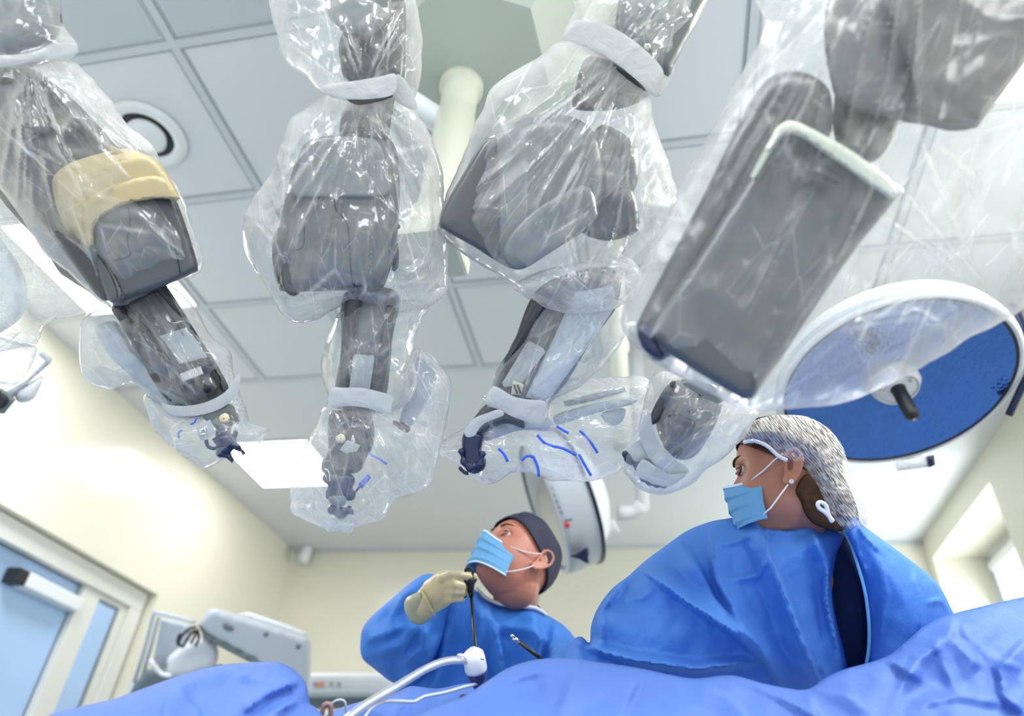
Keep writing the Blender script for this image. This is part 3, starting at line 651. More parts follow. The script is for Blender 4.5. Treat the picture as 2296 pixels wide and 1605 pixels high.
# ---- arm 2
a2 = thing('robot_arm', W(800, 200, 1.2), 'second robot arm from the left, hanging straight down in a wide clear bag', 'robot arm', GA)
relief('shoulder_back', [(770, 70), (880, -60), (905, -60), (908, 150), (885, 195), (790, 195), (765, 150)], M['armdk'], a2, 1.22, t=.1, r=.02, step=10)
relief('shoulder', [(733, -60), (733, 20), (752, 60), (790, 76), (840, 74), (868, 45), (876, 10), (876, -60)], M['armlt'], a2, 1.14, t=.07, r=.02, step=9)
n2 = relief('neck', [(788, 190), (885, 190), (883, 232), (872, 300), (862, 318), (770, 318), (765, 260), (778, 235)], M['armdk'], a2, 1.19, t=.08, r=.02, step=8)
seam(a2, n2, [(775, 250), (825, 240), (880, 250)], M['seam']); seam(a2, n2, [(770, 300), (820, 292), (868, 305)], M['seam'])
h = relief('head_block', [(700, 312), (780, 302), (862, 308), (888, 335), (896, 400), (895, 480), (886, 560), (868, 625), (845, 648), (740, 652), (640, 655), (622, 630), (620, 560), (632, 480), (645, 420), (670, 345)], M['arm'], a2, 1.17, t=.14, gy=-.012, r=.035, b=.03, step=8)
relief('head_lit_plate', [(700, 315), (785, 306), (850, 320), (868, 380), (868, 436), (745, 440), (652, 436), (668, 380)], M['armlt'], a2, 1.146, t=.01, gy=-.012, r=.01, b=.003, step=8)  # lit tone of the upper head put in as a paler grey plate
relief('side_lip', [(640, 500), (652, 520), (656, 580), (660, 640), (650, 657), (625, 640), (612, 600), (608, 560), (618, 520)], M['armdk'], a2, 1.15, t=.12, r=.012, step=6)
relief('side_lip', [(640, 560), (652, 580), (668, 640), (670, 660), (650, 662), (632, 640), (628, 590)], M['arm'], a2, 1.135, t=.1, r=.008, step=6)
seam(a2, h, [(790, 318), (765, 370), (752, 420), (753, 468), (778, 500), (784, 560), (788, 620), (796, 644)], M['seam'], .0011)
seam(a2, h, [(742, 322), (712, 380), (704, 420)], M['seam'], .0008); seam(a2, h, [(682, 500), (678, 555), (642, 558)], M['seam'], .0008)
lathe('bolt_hole', [(.001, .001), (.0045, .001), (.0045, -.003)], W(891, 508, 1.155), camdir(.5, 0, -1), M['black'], a2, 14)
relief('side_fin', [(885, 560), (893, 545), (893, 600), (878, 605)], M['navyp'], a2, 1.17, t=.05, r=.005, step=6)
f = relief('forearm', [(775, 655), (890, 655), (880, 760), (855, 910), (756, 905), (765, 780)], M['armlt'], a2, 1.19, t=.06, r=.008, b=.006, step=8)
relief('forearm_rail', [(775, 655), (815, 655), (800, 720), (775, 900), (756, 905), (764, 780)], M['armdk'], a2, 1.175, t=.03, r=.005, sm=False, step=8)
relief('forearm_rail', [(868, 655), (892, 655), (878, 760), (853, 905), (832, 905), (850, 780)], M['armdk'], a2, 1.175, t=.03, r=.005, sm=False, step=8)
relief('arm_label', [(792, 800), (795, 794), (838, 797), (840, 803), (828, 880), (782, 880)], M['label'], a2, 1.172, t=.002, r=.002, b=.001, sm=False, step=8)
relief('carriage', [(738, 930), (765, 920), (830, 925), (838, 990), (820, 1030), (800, 1060), (728, 1062), (722, 1035), (735, 1010)], M['arm'], a2, 1.18, t=.04, r=.01, step=7)
pivot_pin(a2, 765, 983, 1.162, .0085)
relief('tag', [(762, 1008), (778, 986), (808, 998), (800, 1012), (775, 1016)], M['tape'], a2, 1.16, t=.001, r=.001, b=.001, sm=False, step=6)
cluster(a2, [(752, 940, 11), (775, 948, 15), (800, 955, 12), (822, 962, 14), (826, 975, 11)], 1.165)
cluster(a2, [(735, 1072, 13), (755, 1075, 16), (780, 1078, 17), (765, 1095, 20), (745, 1103, 15), (738, 1112, 9), (760, 1118, 13), (785, 1110, 14)], 1.165)
cluster(a2, [(745, 1142, 12), (765, 1150, 15), (782, 1142, 9), (790, 1150, 6)], 1.165, 'navyp', 'instrument_foot')
relief('clasp', [(738, 1114), (772, 1112), (776, 1128), (766, 1136), (742, 1130)], M['armlt'], a2, 1.145, t=.006, r=.004, step=5)
tube('stylet', [W(792, 1108, 1.15), W(808, 1090, 1.15)], .0018, M['black'], a2, 8)
tube('stylet_grip', [W(808, 1090, 1.15), W(828, 1067, 1.15)], [.005, .004], M['bluemark'], a2, 8)
strap('strap', [(722, 198), (735, 188), (790, 182), (850, 172), (885, 165), (890, 185), (880, 212), (830, 222), (770, 222), (740, 216)], a2, 1.09)
strap('strap', [(886, 168), (905, 175), (928, 215), (935, 246), (905, 238), (880, 214)], a2, 1.12, .01)
strap('strap', [(742, 872), (770, 869), (820, 871), (880, 888), (878, 905), (872, 928), (820, 914), (780, 910), (738, 912)], a2, 1.12, .014)
relief('drape_sleeve', [(625, -60), (622, 85), (645, 142), (690, 178), (722, 205), (800, 225), (880, 212), (915, 240), (942, 185), (948, 100), (935, 0), (935, -60)], M['film'], a2, 1.2, r=.11, b=.10, back=.12, crum=.010, cs=70, ang=1.45, spread=.8, seed=5, rag=4.8, step=5.5, pull=[(810, 205, -1.6, .9, 240, 20, .007)], uv=True)
relief('drape_sleeve', [(735, 212), (692, 238), (655, 262), (640, 300), (605, 395), (560, 455), (541, 495), (545, 560), (572, 605), (600, 655), (625, 700), (665, 727), (705, 718), (760, 690), (830, 684), (900, 700), (950, 690), (1000, 652), (1008, 600), (1002, 500), (993, 380), (965, 300), (925, 235), (900, 205), (830, 222), (780, 222)],
       M['film'], a2, 1.21, r=.15, b=.12, back=.15, crum=.011, cs=85, ang=1.45, spread=.8, seed=8, rag=6.4, step=5.5, pull=[(815, 215, 1.55, 1.0, 420, 22, .008), (830, 690, -1.6, 1.3, 240, 14, .006)], uv=True,
       folds=[([(735, 230), (650, 350), (640, 480), (630, 600)], 10, 24, .012), ([(840, 230), (835, 420), (838, 560)], 14, 8, .008), ([(900, 225), (960, 400), (970, 600)], 10, 22, .012), ([(740, 300), (720, 420), (715, 470)], 7, 16, .008), ([(838, 435), (745, 440)], 8, 8, .006), ([(840, 435), (905, 500)], 8, 8, .006), ([(650, 690), (760, 660), (880, 650)], 12, 14, .01)])
relief('drape_sleeve', [(775, 690), (745, 740), (722, 800), (720, 840), (735, 885), (745, 915), (870, 925), (930, 880), (930, 800), (935, 740), (960, 680), (880, 675)], M['film'], a2, 1.2, r=.07, b=.06, back=.07, crum=.008, cs=50, ang=1.6, spread=.8, seed=15, rag=4.8, step=5.5, pull=[(810, 890, -1.6, .5, 200, 12, .005)], uv=True)
relief('drape_sleeve', [(745, 905), (715, 945), (690, 985), (668, 1035), (650, 1110), (653, 1150), (690, 1172), (735, 1186), (800, 1180), (858, 1160), (882, 1118), (960, 1098), (982, 1040), (1000, 960), (1008, 870), (985, 820), (940, 782), (920, 805), (905, 870), (870, 920)],
       M['film_m'], a2, 1.19, r=.09, b=.075, back=.09, crum=.008, cs=60, ang=1.2, spread=1.2, seed=16, rag=6.4, step=5.5, pull=[(810, 915, 1.5, 1.0, 260, 16, .005), (760, 1170, -1.2, .9, 180, 8, .004)], uv=True)
relief('drape_tip', [(718, 1165), (735, 1193), (760, 1190), (788, 1200), (802, 1168), (770, 1160)], M['film_m'], a2, 1.17, r=.02, b=.015, crum=.003, cs=25, seed=3, sm=False, step=5, uv=True)
pxtube('drape_mark', [(829, 1018, 1.14), (846, 1026, 1.14), (867, 1040, 1.14)], .0018, M['bluemark'], a2, 5, 5)
relief('rear_rail', [(925, 800), (960, 790), (985, 830), (960, 900), (915, 960), (895, 940), (915, 870)], M['equip'], a2, 1.25, t=.02, r=.008, step=8)
cluster(a2, [(885, 948, 7), (900, 955, 10), (912, 962, 9)], 1.24, 'navyp', 'rear_coupling')

# ---- arm 3
a3 = thing('robot_arm', W(1400, 150, 1.15), 'third robot arm from the left, leaning with a flared clear bag', 'robot arm', GA)
relief('shoulder', [(1420, -60), (1600, -60), (1570, 30), (1530, 110), (1510, 150), (1498, 172), (1470, 150), (1410, 90), (1385, 45)], M['armlt'], a3, 1.14, t=.1, r=.02, step=10)
relief('shoulder_panel', [(1300, -60), (1430, -60), (1395, 60), (1470, 150), (1430, 150), (1340, 100), (1300, 60)], M['offw'], a3, 1.2, t=.05, r=.015, step=10)
lathe('screw', [(.001, .002), (.005, .002), (.006, 0), (.006, -.003)], W(1452, 105, 1.115), camdir(0, 0, -1), M['steel'], a3, 14)
n3 = relief('neck', [(1310, 135), (1350, 130), (1410, 165), (1450, 205), (1440, 225), (1385, 245), (1290, 245), (1290, 200)], M['armdk'], a3, 1.17, t=.08, r=.02, step=8)
seam(a3, n3, [(1320, 200), (1370, 205), (1425, 222)], M['seam']); seam(a3, n3, [(1330, 150), (1380, 165), (1430, 205)], M['seam'])
relief('side_disc', [(1340, 285), (1390, 295), (1425, 330), (1434, 378), (1420, 430), (1385, 450), (1340, 440), (1310, 380)], M['armlt'], a3, 1.22, t=.06, r=.02, step=9)
relief('elbow_block', [(1300, 500), (1380, 420), (1418, 425), (1434, 495), (1420, 525), (1360, 540), (1310, 525)], M['arm'], a3, 1.21, t=.06, r=.015, step=8)
h = relief('head_block', [(986, 495), (1000, 455), (1045, 378), (1080, 320), (1130, 285), (1190, 262), (1260, 258), (1310, 275), (1345, 320), (1360, 400), (1345, 470), (1335, 500), (1225, 572), (1180, 600), (1150, 603), (1120, 590), (1060, 552), (1005, 522), (988, 512)], M['armlt'], a3, 1.165, t=.13, gx=.02, r=.03, b=.028, step=8)
relief('head_face', [(988, 500), (1003, 456), (1048, 380), (1085, 322), (1112, 310), (1128, 400), (1126, 500), (1118, 580), (1060, 550), (1006, 520)], M['arm'], a3, 1.118, t=.03, gx=.02, r=.03, b=.010, step=8)
seam(a3, h, [(1105, 355), (1112, 400), (1108, 470), (1092, 520), (1092, 560)], M['seam'], .0011); seam(a3, h, [(1062, 360), (1048, 430), (1042, 458), (1022, 456)], M['seam'], .0008)
lathe('bolt_hole', [(.001, .001), (.006, .001), (.006, -.003)], W(1276, 485, 1.14), camdir(0, 0, -1), M['black'], a3, 16)
relief('front_pad', [(1130, 575), (1142, 530), (1200, 470), (1290, 420), (1325, 425), (1338, 470), (1330, 498), (1225, 572), (1180, 600), (1150, 602)], M['armlt'], a3, 1.128, t=.02, gx=.02, r=.012, b=.006, step=8)
f = relief('forearm', [(1215, 640), (1370, 600), (1385, 680), (1330, 760), (1225, 905), (1108, 865), (1150, 770)], M['arm'], a3, 1.19, t=.07, r=.008, b=.006, step=8)
relief('forearm_side', [(1290, 655), (1375, 640), (1383, 682), (1330, 760), (1228, 900), (1178, 890), (1230, 780)], M['equip'], a3, 1.175, t=.02, r=.005, sm=False, step=8)
relief('forearm_rail', [(1215, 655), (1240, 660), (1150, 800), (1125, 870), (1108, 865), (1145, 775)], M['armdk'], a3, 1.172, t=.02, r=.005, sm=False, step=8)
relief('arm_label', [(1182, 766), (1190, 765), (1220, 782), (1222, 790), (1168, 862), (1130, 868), (1126, 858)], M['label'], a3, 1.17, t=.002, r=.002, b=.001, sm=False, step=8)
relief('drive_recess', [(1150, 852), (1175, 862), (1168, 886), (1146, 884)], M['offw'], a3, 1.166, t=.004, r=.002, sm=False, step=6)
for q in ((1152, 1160), (1160, 1168)): tube('drive_pin', [W(q[0], 862, 1.163), W(q[1], 882, 1.163)], .0016, M['black'], a3, 6)
relief('carriage', [(1095, 905), (1140, 920), (1165, 925), (1175, 960), (1130, 950), (1060, 985), (1042, 975), (1060, 940)], M['arm'], a3, 1.17, t=.03, r=.008, step=7)
relief('link_bar', [(1125, 940), (1230, 935), (1235, 965), (1165, 965), (1085, 990), (1080, 970)], M['equip'], a3, 1.19, t=.03, r=.006, step=7)
relief('drive_body', [(1041, 970), (1082, 975), (1080, 1010), (1090, 1030), (1086, 1052), (1060, 1062), (1040, 1045), (1036, 1010)], M['navyp'], a3, 1.16, t=.03, r=.010, step=6)
cluster(a3, [(1035, 1012, 9), (1040, 1035, 10), (1055, 1048, 12), (1078, 1040, 12), (1082, 1018, 9)], 1.15)
cluster(a3, [(1031, 1050, 6), (1040, 1058, 6), (1048, 1062, 6)], 1.15, 'navyp', 'instrument_foot')
strap('strap', [(1262, 88), (1275, 62), (1292, 45), (1330, 48), (1380, 65), (1430, 98), (1470, 135), (1488, 162), (1482, 190), (1468, 215), (1440, 190), (1400, 155), (1350, 122), (1305, 100)], a3, 1.06, .022)
strap('strap', [(1106, 866), (1150, 888), (1180, 895), (1222, 900), (1222, 925), (1214, 952), (1180, 945), (1145, 932), (1120, 918), (1090, 905)], a3, 1.12, .012)
strap('strap', [(1040, 968), (1060, 940), (1095, 925), (1120, 918), (1130, 930), (1085, 950), (1062, 978), (1044, 978)], a3, 1.115, .006)
relief('drape_sleeve', [(1300, -60), (1285, 20), (1262, 88), (1320, 105), (1400, 150), (1468, 215), (1505, 165), (1525, 110), (1570, 40), (1615, -30), (1625, -60)], M['film'], a3, 1.18, r=.10, b=.10, crum=.009, cs=60, ang=2.0, spread=.8, seed=6, rag=4.8, step=5.5, pull=[(1370, 120, -1.0, .6, 260, 16, .007)], uv=True)
relief('drape_sleeve', [(1262, 92), (1205, 128), (1110, 190), (1085, 235), (1060, 290), (1030, 360), (1000, 425), (984, 490), (988, 528), (1060, 582), (1150, 632), (1180, 662), (1235, 690), (1320, 692), (1380, 672), (1400, 610), (1440, 560), (1500, 510), (1528, 470), (1505, 390), (1470, 280), (1455, 205), (1400, 155), (1340, 115)],
       M['film'], a3, 1.2, r=.14, b=.13, back=.13, crum=.010, cs=85, ang=2.15, spread=.6, seed=18, rag=4.8, step=5.5, pull=[(1390, 150, 2.0, .65, 480, 24, .008), (1310, 690, -1.8, 1.0, 220, 10, .006)], uv=True,
       folds=[([(1380, 160), (1240, 330), (1090, 470)], 8, 22, .013), ([(1400, 170), (1300, 380), (1220, 510)], 8, 20, .014), ([(1340, 130), (1180, 260), (1060, 380)], 8, 20, .010), ([(1440, 200), (1400, 400), (1370, 540)], 10, 16, .012), ([(1120, 470), (1040, 465)], 8, 8, .006), ([(1460, 230), (1510, 450)], 12, 20, .012)])
relief('drape_sleeve', [(1225, 688), (1170, 760), (1115, 825), (1103, 868), (1090, 900), (1214, 945), (1235, 900), (1300, 870), (1380, 790), (1402, 740), (1395, 670), (1300, 690)], M['film'], a3, 1.19, r=.06, b=.055, back=.07, crum=.007, cs=50, ang=2.1, spread=.7, seed=25, rag=4.8, step=5.5, pull=[(1160, 900, -1.0, .5, 300, 12, .005)], uv=True)
relief('drape_sleeve', [(1150, 640), (1230, 600), (1330, 580), (1400, 570), (1440, 620), (1400, 680), (1320, 700), (1235, 695), (1190, 668)], M['film_m'], a3, 1.16, r=.05, b=.05, crum=.007, cs=50, ang=.3, seed=27, rag=4.8, step=5.5, pull=[(1300, 690, -1.6, 1.2, 110, 14, .005)], uv=True)
relief('drape_sleeve', [(1092, 900), (1062, 930), (1035, 960), (985, 1004), (1022, 1040), (1085, 1088), (1150, 1060), (1215, 1070), (1290, 1078), (1350, 1075), (1408, 1050), (1440, 985), (1465, 900), (1445, 848), (1370, 845), (1260, 848), (1225, 900), (1218, 945), (1150, 935)],
       M['film_m'], a3, 1.22, r=.08, b=.07, back=.08, crum=.008, cs=60, ang=.2, spread=1.2, seed=26, rag=6.4, step=5.5, pull=[(1160, 930, .6, 1.0, 260, 18, .005)], uv=True)
for q in ([(1205, 975), (1225, 995), (1262, 1005), (1292, 1020)], [(1248, 955), (1270, 968), (1275, 970)], [(1298, 1018), (1310, 1040), (1325, 1066)], [(1195, 1022), (1205, 1045), (1208, 1068)], [(1170, 1032), (1182, 1022), (1195, 1024)], [(1118, 1005), (1132, 1020), (1138, 1035)], [(1300, 965), (1320, 985), (1340, 1015)]):
    pxtube('drape_mark', [(x, y, 1.14) for x, y in q], .0024, M['bluemark'], a3, 5, 6)
relief('rear_rail', [(1245, 930), (1330, 905), (1420, 890), (1422, 905), (1340, 925), (1250, 952)], M['equip'], a3, 1.26, t=.02, r=.005, step=7)
relief('rear_rail', [(1262, 900), (1400, 868), (1404, 878), (1268, 912)], M['equip'], a3, 1.27, t=.02, r=.004, step=7)
relief('rear_rail', [(1350, 925), (1400, 915), (1395, 945), (1370, 955), (1352, 940)], M['equip'], a3, 1.27, t=.02, r=.004, step=7)

# ---- arm 4 (near, right)
a4 = thing('robot_arm', W(1950, 100, .85), 'rightmost robot arm, large, near and blurred, under a huge spread film', 'robot arm', GA)
relief('shoulder', [(1900, -60), (2370, -60), (2350, 60), (2210, 262), (2180, 288), (2130, 294), (2080, 282), (1985, 262), (1868, 205)], M['arm'], a4, .86, t=.12, r=.02, b=.012, step=12, gy=-.01)
relief('shoulder_cover', [(2010, -60), (2370, -60), (2350, 60), (2205, 250), (2180, 270), (2060, 248), (2045, 180)], M['armdk'], a4, .835, t=.02, r=.012, b=.008, step=12, gy=-.01)
lathe('bolt_hole', [(.001, .001), (.005, .001), (.005, -.003)], W(2112, 255, .83), camdir(0, 0, -1), M['black'], a4, 14)
relief('neck', [(1890, 190), (2010, 240), (1990, 330), (1940, 368), (1880, 330), (1868, 260)], M['armdk'], a4, .88, t=.07, r=.02, step=12)
relief('side_block', [(1700, 200), (1735, 168), (1790, 160), (1840, 180), (1865, 225), (1850, 330), (1700, 560), (1500, 800), (1440, 770), (1428, 740), (1440, 700), (1560, 470), (1650, 290)], M['armdk'], a4, .85, t=.10, r=.03, b=.02, step=13)
h = relief('head_block', [(1752, 285), (1780, 280), (1900, 340), (2008, 425), (2005, 450), (1895, 590), (1690, 892), (1668, 895), (1560, 832), (1455, 758), (1470, 720), (1600, 520)], M['arm'], a4, .82, t=.10, gy=-.006, r=.02, b=.016, step=12)
relief('head_rim', [(1728, 310), (1745, 282), (1775, 270), (1820, 288), (1920, 345), (2010, 420), (2000, 445), (1965, 425), (1880, 365), (1800, 310), (1768, 300), (1740, 320), (1690, 400), (1682, 395)], M['offw'], a4, .80, t=.04, r=.006, step=9)
relief('slot', [(1828, 378), (1840, 376), (1885, 402), (1882, 414), (1870, 412), (1828, 390)], M['black'], a4, .794, t=.006, r=.003, step=7)
relief('corner_lug', [(1428, 735), (1450, 730), (1475, 760), (1490, 800), (1470, 802), (1440, 780)], M['navyp'], a4, .81, t=.04, r=.008, step=8)
relief('drape_sleeve', [(1740, -60), (1715, 60), (1690, 120), (1640, 200), (1590, 300), (1520, 430), (1450, 570), (1400, 690), (1395, 735), (1440, 790), (1530, 850), (1600, 888), (1660, 917), (1760, 918), (1900, 900), (1985, 865), (2060, 828), (2160, 765), (2350, 590), (2350, -60)],
       M['film_n'], a4, .86, r=.06, b=.075, back=.14, crum=.013, cs=170, ang=2.1, spread=.5, seed=41, rag=4.8, step=8.5, pull=[(1900, -60, 2.0, .35, 900, 18, .010), (1680, 910, -.8, .5, 600, 10, .008)], uv=True,
       folds=[([(1900, -20), (1640, 420), (1440, 780)], 12, 30, .012), ([(2010, -20), (1985, 160), (1935, 350)], 12, 14, .022), ([(1960, -20), (1930, 120), (1890, 300)], 10, 12, .020), ([(2060, -20), (2040, 180), (1990, 330)], 12, 12, .022), ([(1850, 40), (1810, 200), (1700, 420)], 12, 18, .018), ([(1900, 300), (1780, 500), (1640, 760)], 12, 22, .018), ([(1850, 330), (1740, 560)], 10, 14, .014),
              ([(2020, 250), (1840, 660), (1690, 900)], 16, 30, .022), ([(1850, 300), (2020, 430), (2200, 640)], 10, 20, .022), ([(1960, 480), (2080, 560), (2180, 650)], 12, 16, .020), ([(1700, 880), (1880, 730), (2060, 700), (2140, 750)], 14, 20, .022), ([(2060, 60), (2050, 300), (2190, 640)], 16, 26, .012), ([(1800, 900), (2000, 780), (2200, 660)], 14, 22, .018), ([(2100, 330), (2200, 420)], 12, 12, .014), ([(1950, 640), (1900, 760), (1720, 900)], 10, 20, .020)])
# its distal end
relief('distal_link', [(1470, 935), (1500, 870), (1530, 850), (1600, 860), (1620, 900), (1600, 960), (1560, 1020), (1520, 1030), (1488, 1000)], M['armlt'], a4, 1.12, t=.05, r=.01, step=8)
relief('distal_side', [(1455, 940), (1490, 870), (1515, 855), (1500, 900), (1472, 950)], M['armdk'], a4, 1.1, t=.04, r=.006, step=7)
relief('distal_cover', [(1480, 950), (1505, 920), (1540, 935), (1560, 950), (1540, 985), (1510, 1000), (1490, 985)], M['navyp'], a4, 1.095, t=.03, r=.008, step=7)
for q in ((1563, 888, 1568, 893), (1567, 884, 1572, 888), (1543, 920, 1548, 926), (1548, 914, 1553, 920)): tube('label_mark', [W(q[0], q[1], 1.108), W(q[2], q[3], 1.108)], .0009, M['seam'], a4, 5)
cluster(a4, [(1402, 1018, 9), (1410, 1030, 12), (1422, 1038, 9)], 1.11, 'navyp')
cluster(a4, [(1500, 1000, 14), (1520, 1012, 13), (1498, 1025, 10)], 1.11, 'black', 'drive_disc')
cluster(a4, [(1440, 1075, 7), (1455, 1085, 6), (1472, 1090, 6), (1488, 1088, 9), (1495, 1080, 6)], 1.11, 'navyp', 'instrument_foot')
relief('carriage', [(1420, 1030), (1450, 1025), (1500, 1040), (1490, 1080), (1450, 1080), (1424, 1055)], M['arm'], a4, 1.12, t=.03, r=.008, step=7)
strap('strap', [(1445, 935), (1458, 925), (1462, 950), (1475, 985), (1510, 1025), (1545, 1055), (1520, 1068), (1490, 1062), (1455, 1025), (1435, 985), (1433, 960)], a4, 1.08, .010)
strap('strap', [(1440, 1030), (1470, 1045), (1500, 1062), (1540, 1062), (1500, 1090), (1450, 1078), (1425, 1062)], a4, 1.075, .008)
strap('strap', [(1412, 1005), (1440, 985), (1455, 1020), (1425, 1035)], a4, 1.085, .006)
relief('drape_sleeve', [(1455, 855), (1480, 835), (1530, 850), (1600, 890), (1700, 915), (1688, 950), (1640, 1010), (1580, 1060), (1555, 1085), (1510, 1108), (1470, 1112), (1430, 1095), (1400, 1058), (1392, 1010), (1425, 965), (1440, 900)], M['film_m'], a4, 1.14, r=.07, b=.065, back=.07, crum=.008, cs=60, ang=2.2, spread=.8, seed=44, rag=6.4, step=5.5, pull=[(1500, 1050, -1.1, .9, 180, 12, .004)], uv=True)

# ---- fifth draped piece at the left edge, and the grey head below it
a5 = thing('draped_boom', W(20, 650, 1.3), 'milky plastic-wrapped boom end at the left edge behind the first arm', 'draped boom')
relief('drape_sleeve', [(-60, 400), (20, 450), (110, 565), (195, 655), (248, 690), (120, 718), (85, 765), (60, 775), (-60, 760)], M['film_m'], a5, 1.3, r=.10, b=.08, back=.08, crum=.010, cs=70, seed=31, rag=6.4, step=6, uv=True)
relief('drape_sleeve', [(-60, 750), (70, 772), (82, 790), (62, 830), (40, 858), (15, 862), (-60, 840)], M['film_m'], a5, 1.28, r=.04, b=.04, crum=.006, cs=40, seed=32, rag=4.8, step=5.5, uv=True)
relief('boom_end', [(-60, 480), (20, 560), (60, 640), (40, 720), (-60, 740)], M['white'], a5, 1.32, t=.05, r=.02, step=12)
a6 = thing('monitor_arm', W(40, 860, 2.1), 'small grey bracket head with a black lens at the left edge', 'monitor arm')
relief('bracket', [(88, 790), (98, 788), (118, 805), (112, 815), (40, 880), (20, 905), (8, 880), (60, 850), (102, 808), (85, 795)], M['equip'], a6, 2.05, t=.05, r=.01, sm=False, step=8)
relief('head_shell', [(35, 880), (60, 862), (95, 842), (98, 850), (75, 895), (40, 902)], M['white'], a6, 2.06, t=.1, r=.02, step=8)
relief('lens_housing', [(-40, 870), (5, 870), (36, 896), (10, 928), (-40, 925)], M['equipd'], a6, 2.0, t=.06, r=.01, sm=False, step=8)
relief('lens', [(-20, 878), (5, 878), (20, 897), (5, 916), (-20, 912)], M['black'], a6, 1.985, t=.02, r=.008, step=7)
# ------------------------------------------------------------------ surgical lamps
t = thing('surgical_lamp', W(2010, 860, 2.0), 'large round surgical lamp with blue reflecting dish and black centre handle, upper right', 'surgical lamp', None)
LC = W(2010, 866, 1.98); ax = Vector((0.06, -0.22, -1)).normalized()     # the dish looks down
RD = .30
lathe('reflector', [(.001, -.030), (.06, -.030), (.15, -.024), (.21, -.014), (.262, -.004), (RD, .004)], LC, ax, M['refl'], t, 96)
lathe('glass_edge', [(RD, .004), (RD + .004, .010), (RD + .008, .006), (RD + .008, -.01), (RD - .003, -.005)], LC, ax, M['black'], t, 96)
lathe('rim', [(RD + .006, .004), (RD + .014, .010), (RD + .022, .004), (RD + .028, -.02), (RD + .020, -.06), (.26, -.10), (.12, -.12), (.001, -.125)], LC, ax, M['white'], t, 96)
lathe('rim_seal', [(RD + .023, -.001), (RD + .0275, -.008), (RD + .0285, -.020), (RD + .024, -.022)], LC, ax, M['equip'], t, 96)
lathe('hub', [(.001, .012), (.050, .012), (.062, .006), (.068, -.006), (.068, -.05), (.001, -.05)], LC, ax, M['white'], t, 48)
lathe('hub_ring', [(.052, .013), (.056, .017), (.060, .010), (.058, .004)], LC, ax, M['white'], t, 48)
lathe('handle', [(.001, .125), (.014, .123), (.019, .115), (.019, .02), (.021, .012), (.001, .012)], LC, ax, M['black'], t, 24)
for k in range(3):
    a = 0.6 + k * 2.09; u = ax.orthogonal().normalized(); v = ax.cross(u); lathe('hub_screw', [(.001, .018), (.005, .018), (.006, .012), (.006, .004)], LC + (u * math.cos(a) + v * math.sin(a)) * .045, ax, M['brass'], t, 12)
# side bracket with dark blue grip, and the small box below the rim
relief('grip_bracket', [(2005, 1036), (2080, 1022), (2090, 1046), (2012, 1056)], M['white'], t, 1.93, t=.04, r=.006, sm=False, step=8)
relief('grip', [(2080, 1022), (2094, 1020), (2097, 1042), (2084, 1048)], M['navyp'], t, 1.92, t=.03, r=.004, sm=False, step=6)
pxtube('outer_handle', [(2272, 680, 1.9), (2296, 740, 1.9), (2310, 820, 1.92), (2290, 870, 1.94), (2262, 930, 1.96)], .010, M['navyp'], t, 12)
relief('handle_mount', [(2262, 725), (2300, 715), (2310, 740), (2275, 760)], M['equip'], t, 1.95, t=.04, r=.006, sm=False, step=8)
# second lamp, seen nearly edge on
t = thing('surgical_lamp', W(1250, 1150, 2.7), 'pale surgical lamp seen edge-on behind the man\'s dark cap', 'surgical lamp', None)
C2 = W(1218, 1135, 2.72); a2x = Vector(camdir(-.93, .28, -.20)); R2 = .27
lathe('front_glass', [(.001, .02), (.12, .016), (R2 - .03, .0)], C2, a2x, M['tube'], t, 80)
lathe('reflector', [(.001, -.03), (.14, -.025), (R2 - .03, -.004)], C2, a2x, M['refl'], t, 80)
lathe('rim', [(R2 - .03, .0), (R2 - .02, .008), (R2 - .005, .0), (R2, -.02), (R2 - .004, -.125)], C2, a2x, M['equip'], t, 80)
lathe('rim_seal', [(R2 - .032, .001), (R2 - .030, .006), (R2 - .022, .009), (R2 - .018, .006)], C2, a2x, M['equipd'], t, 80)
lathe('rim_edge', [(R2 - .003, -.125), (R2 + .004, -.128), (R2 + .004, -.138), (R2 - .01, -.142)], C2, a2x, M['navyp'], t, 80)
lathe('back_dome', [(R2 - .01, -.142), (.22, -.16), (.18, -.20), (.10, -.235), (.001, -.245)], C2, a2x, M['white'], t, 80)
relief('rim_grip', [(1278, 1247), (1300, 1236), (1318, 1226), (1322, 1260), (1312, 1262), (1300, 1254)], M['navyp'], t, 2.44, t=.05, r=.006, step=5)
lathe('red_mark', [(.001, .002), (.009, .002), (.010, -.002)], W(1271, 1177, 2.455), camdir(-.2, 0, -1), M['red'], t, 16)
for (x0, y0, x1, y1) in ((1266, 1167, 1283, 1163), (1236, 1092, 1238, 1097), (1242, 1108, 1244, 1113), (1247, 1121, 1249, 1127), (1252, 1134, 1254, 1140), (1256, 1146, 1261, 1152)):
    tube('rim_mark', [W(x0, y0, 2.46), W(x1, y1, 2.46)], .0028, M['equipd'], t, 6)
pxtube('lamp_arm', [(1300, 1213, 2.8), (1350, 1192, 2.8), (1382, 1175, 2.8)], .032, M['ceil'], t, 14)
pxtube('lamp_arm', [(1385, 1150, 2.8), (1420, 1148, 2.8), (1440, 1130, 2.8)], .03, M['ceil'], t, 14)
pxtube('lamp_arm', [(1440, 1140, 2.85), (1438, 1080, 2.85), (1436, 1000, 2.9), (1434, 940, 3.0)], .03, M['ceil'], t, 14)
q0 = W(1434, 940, 3.0); tube('lamp_column', [q0 - Vector((0, 0, .03)), Vector((q0.x, q0.y, ZCEIL))], .03, M['ceil'], t, 16)
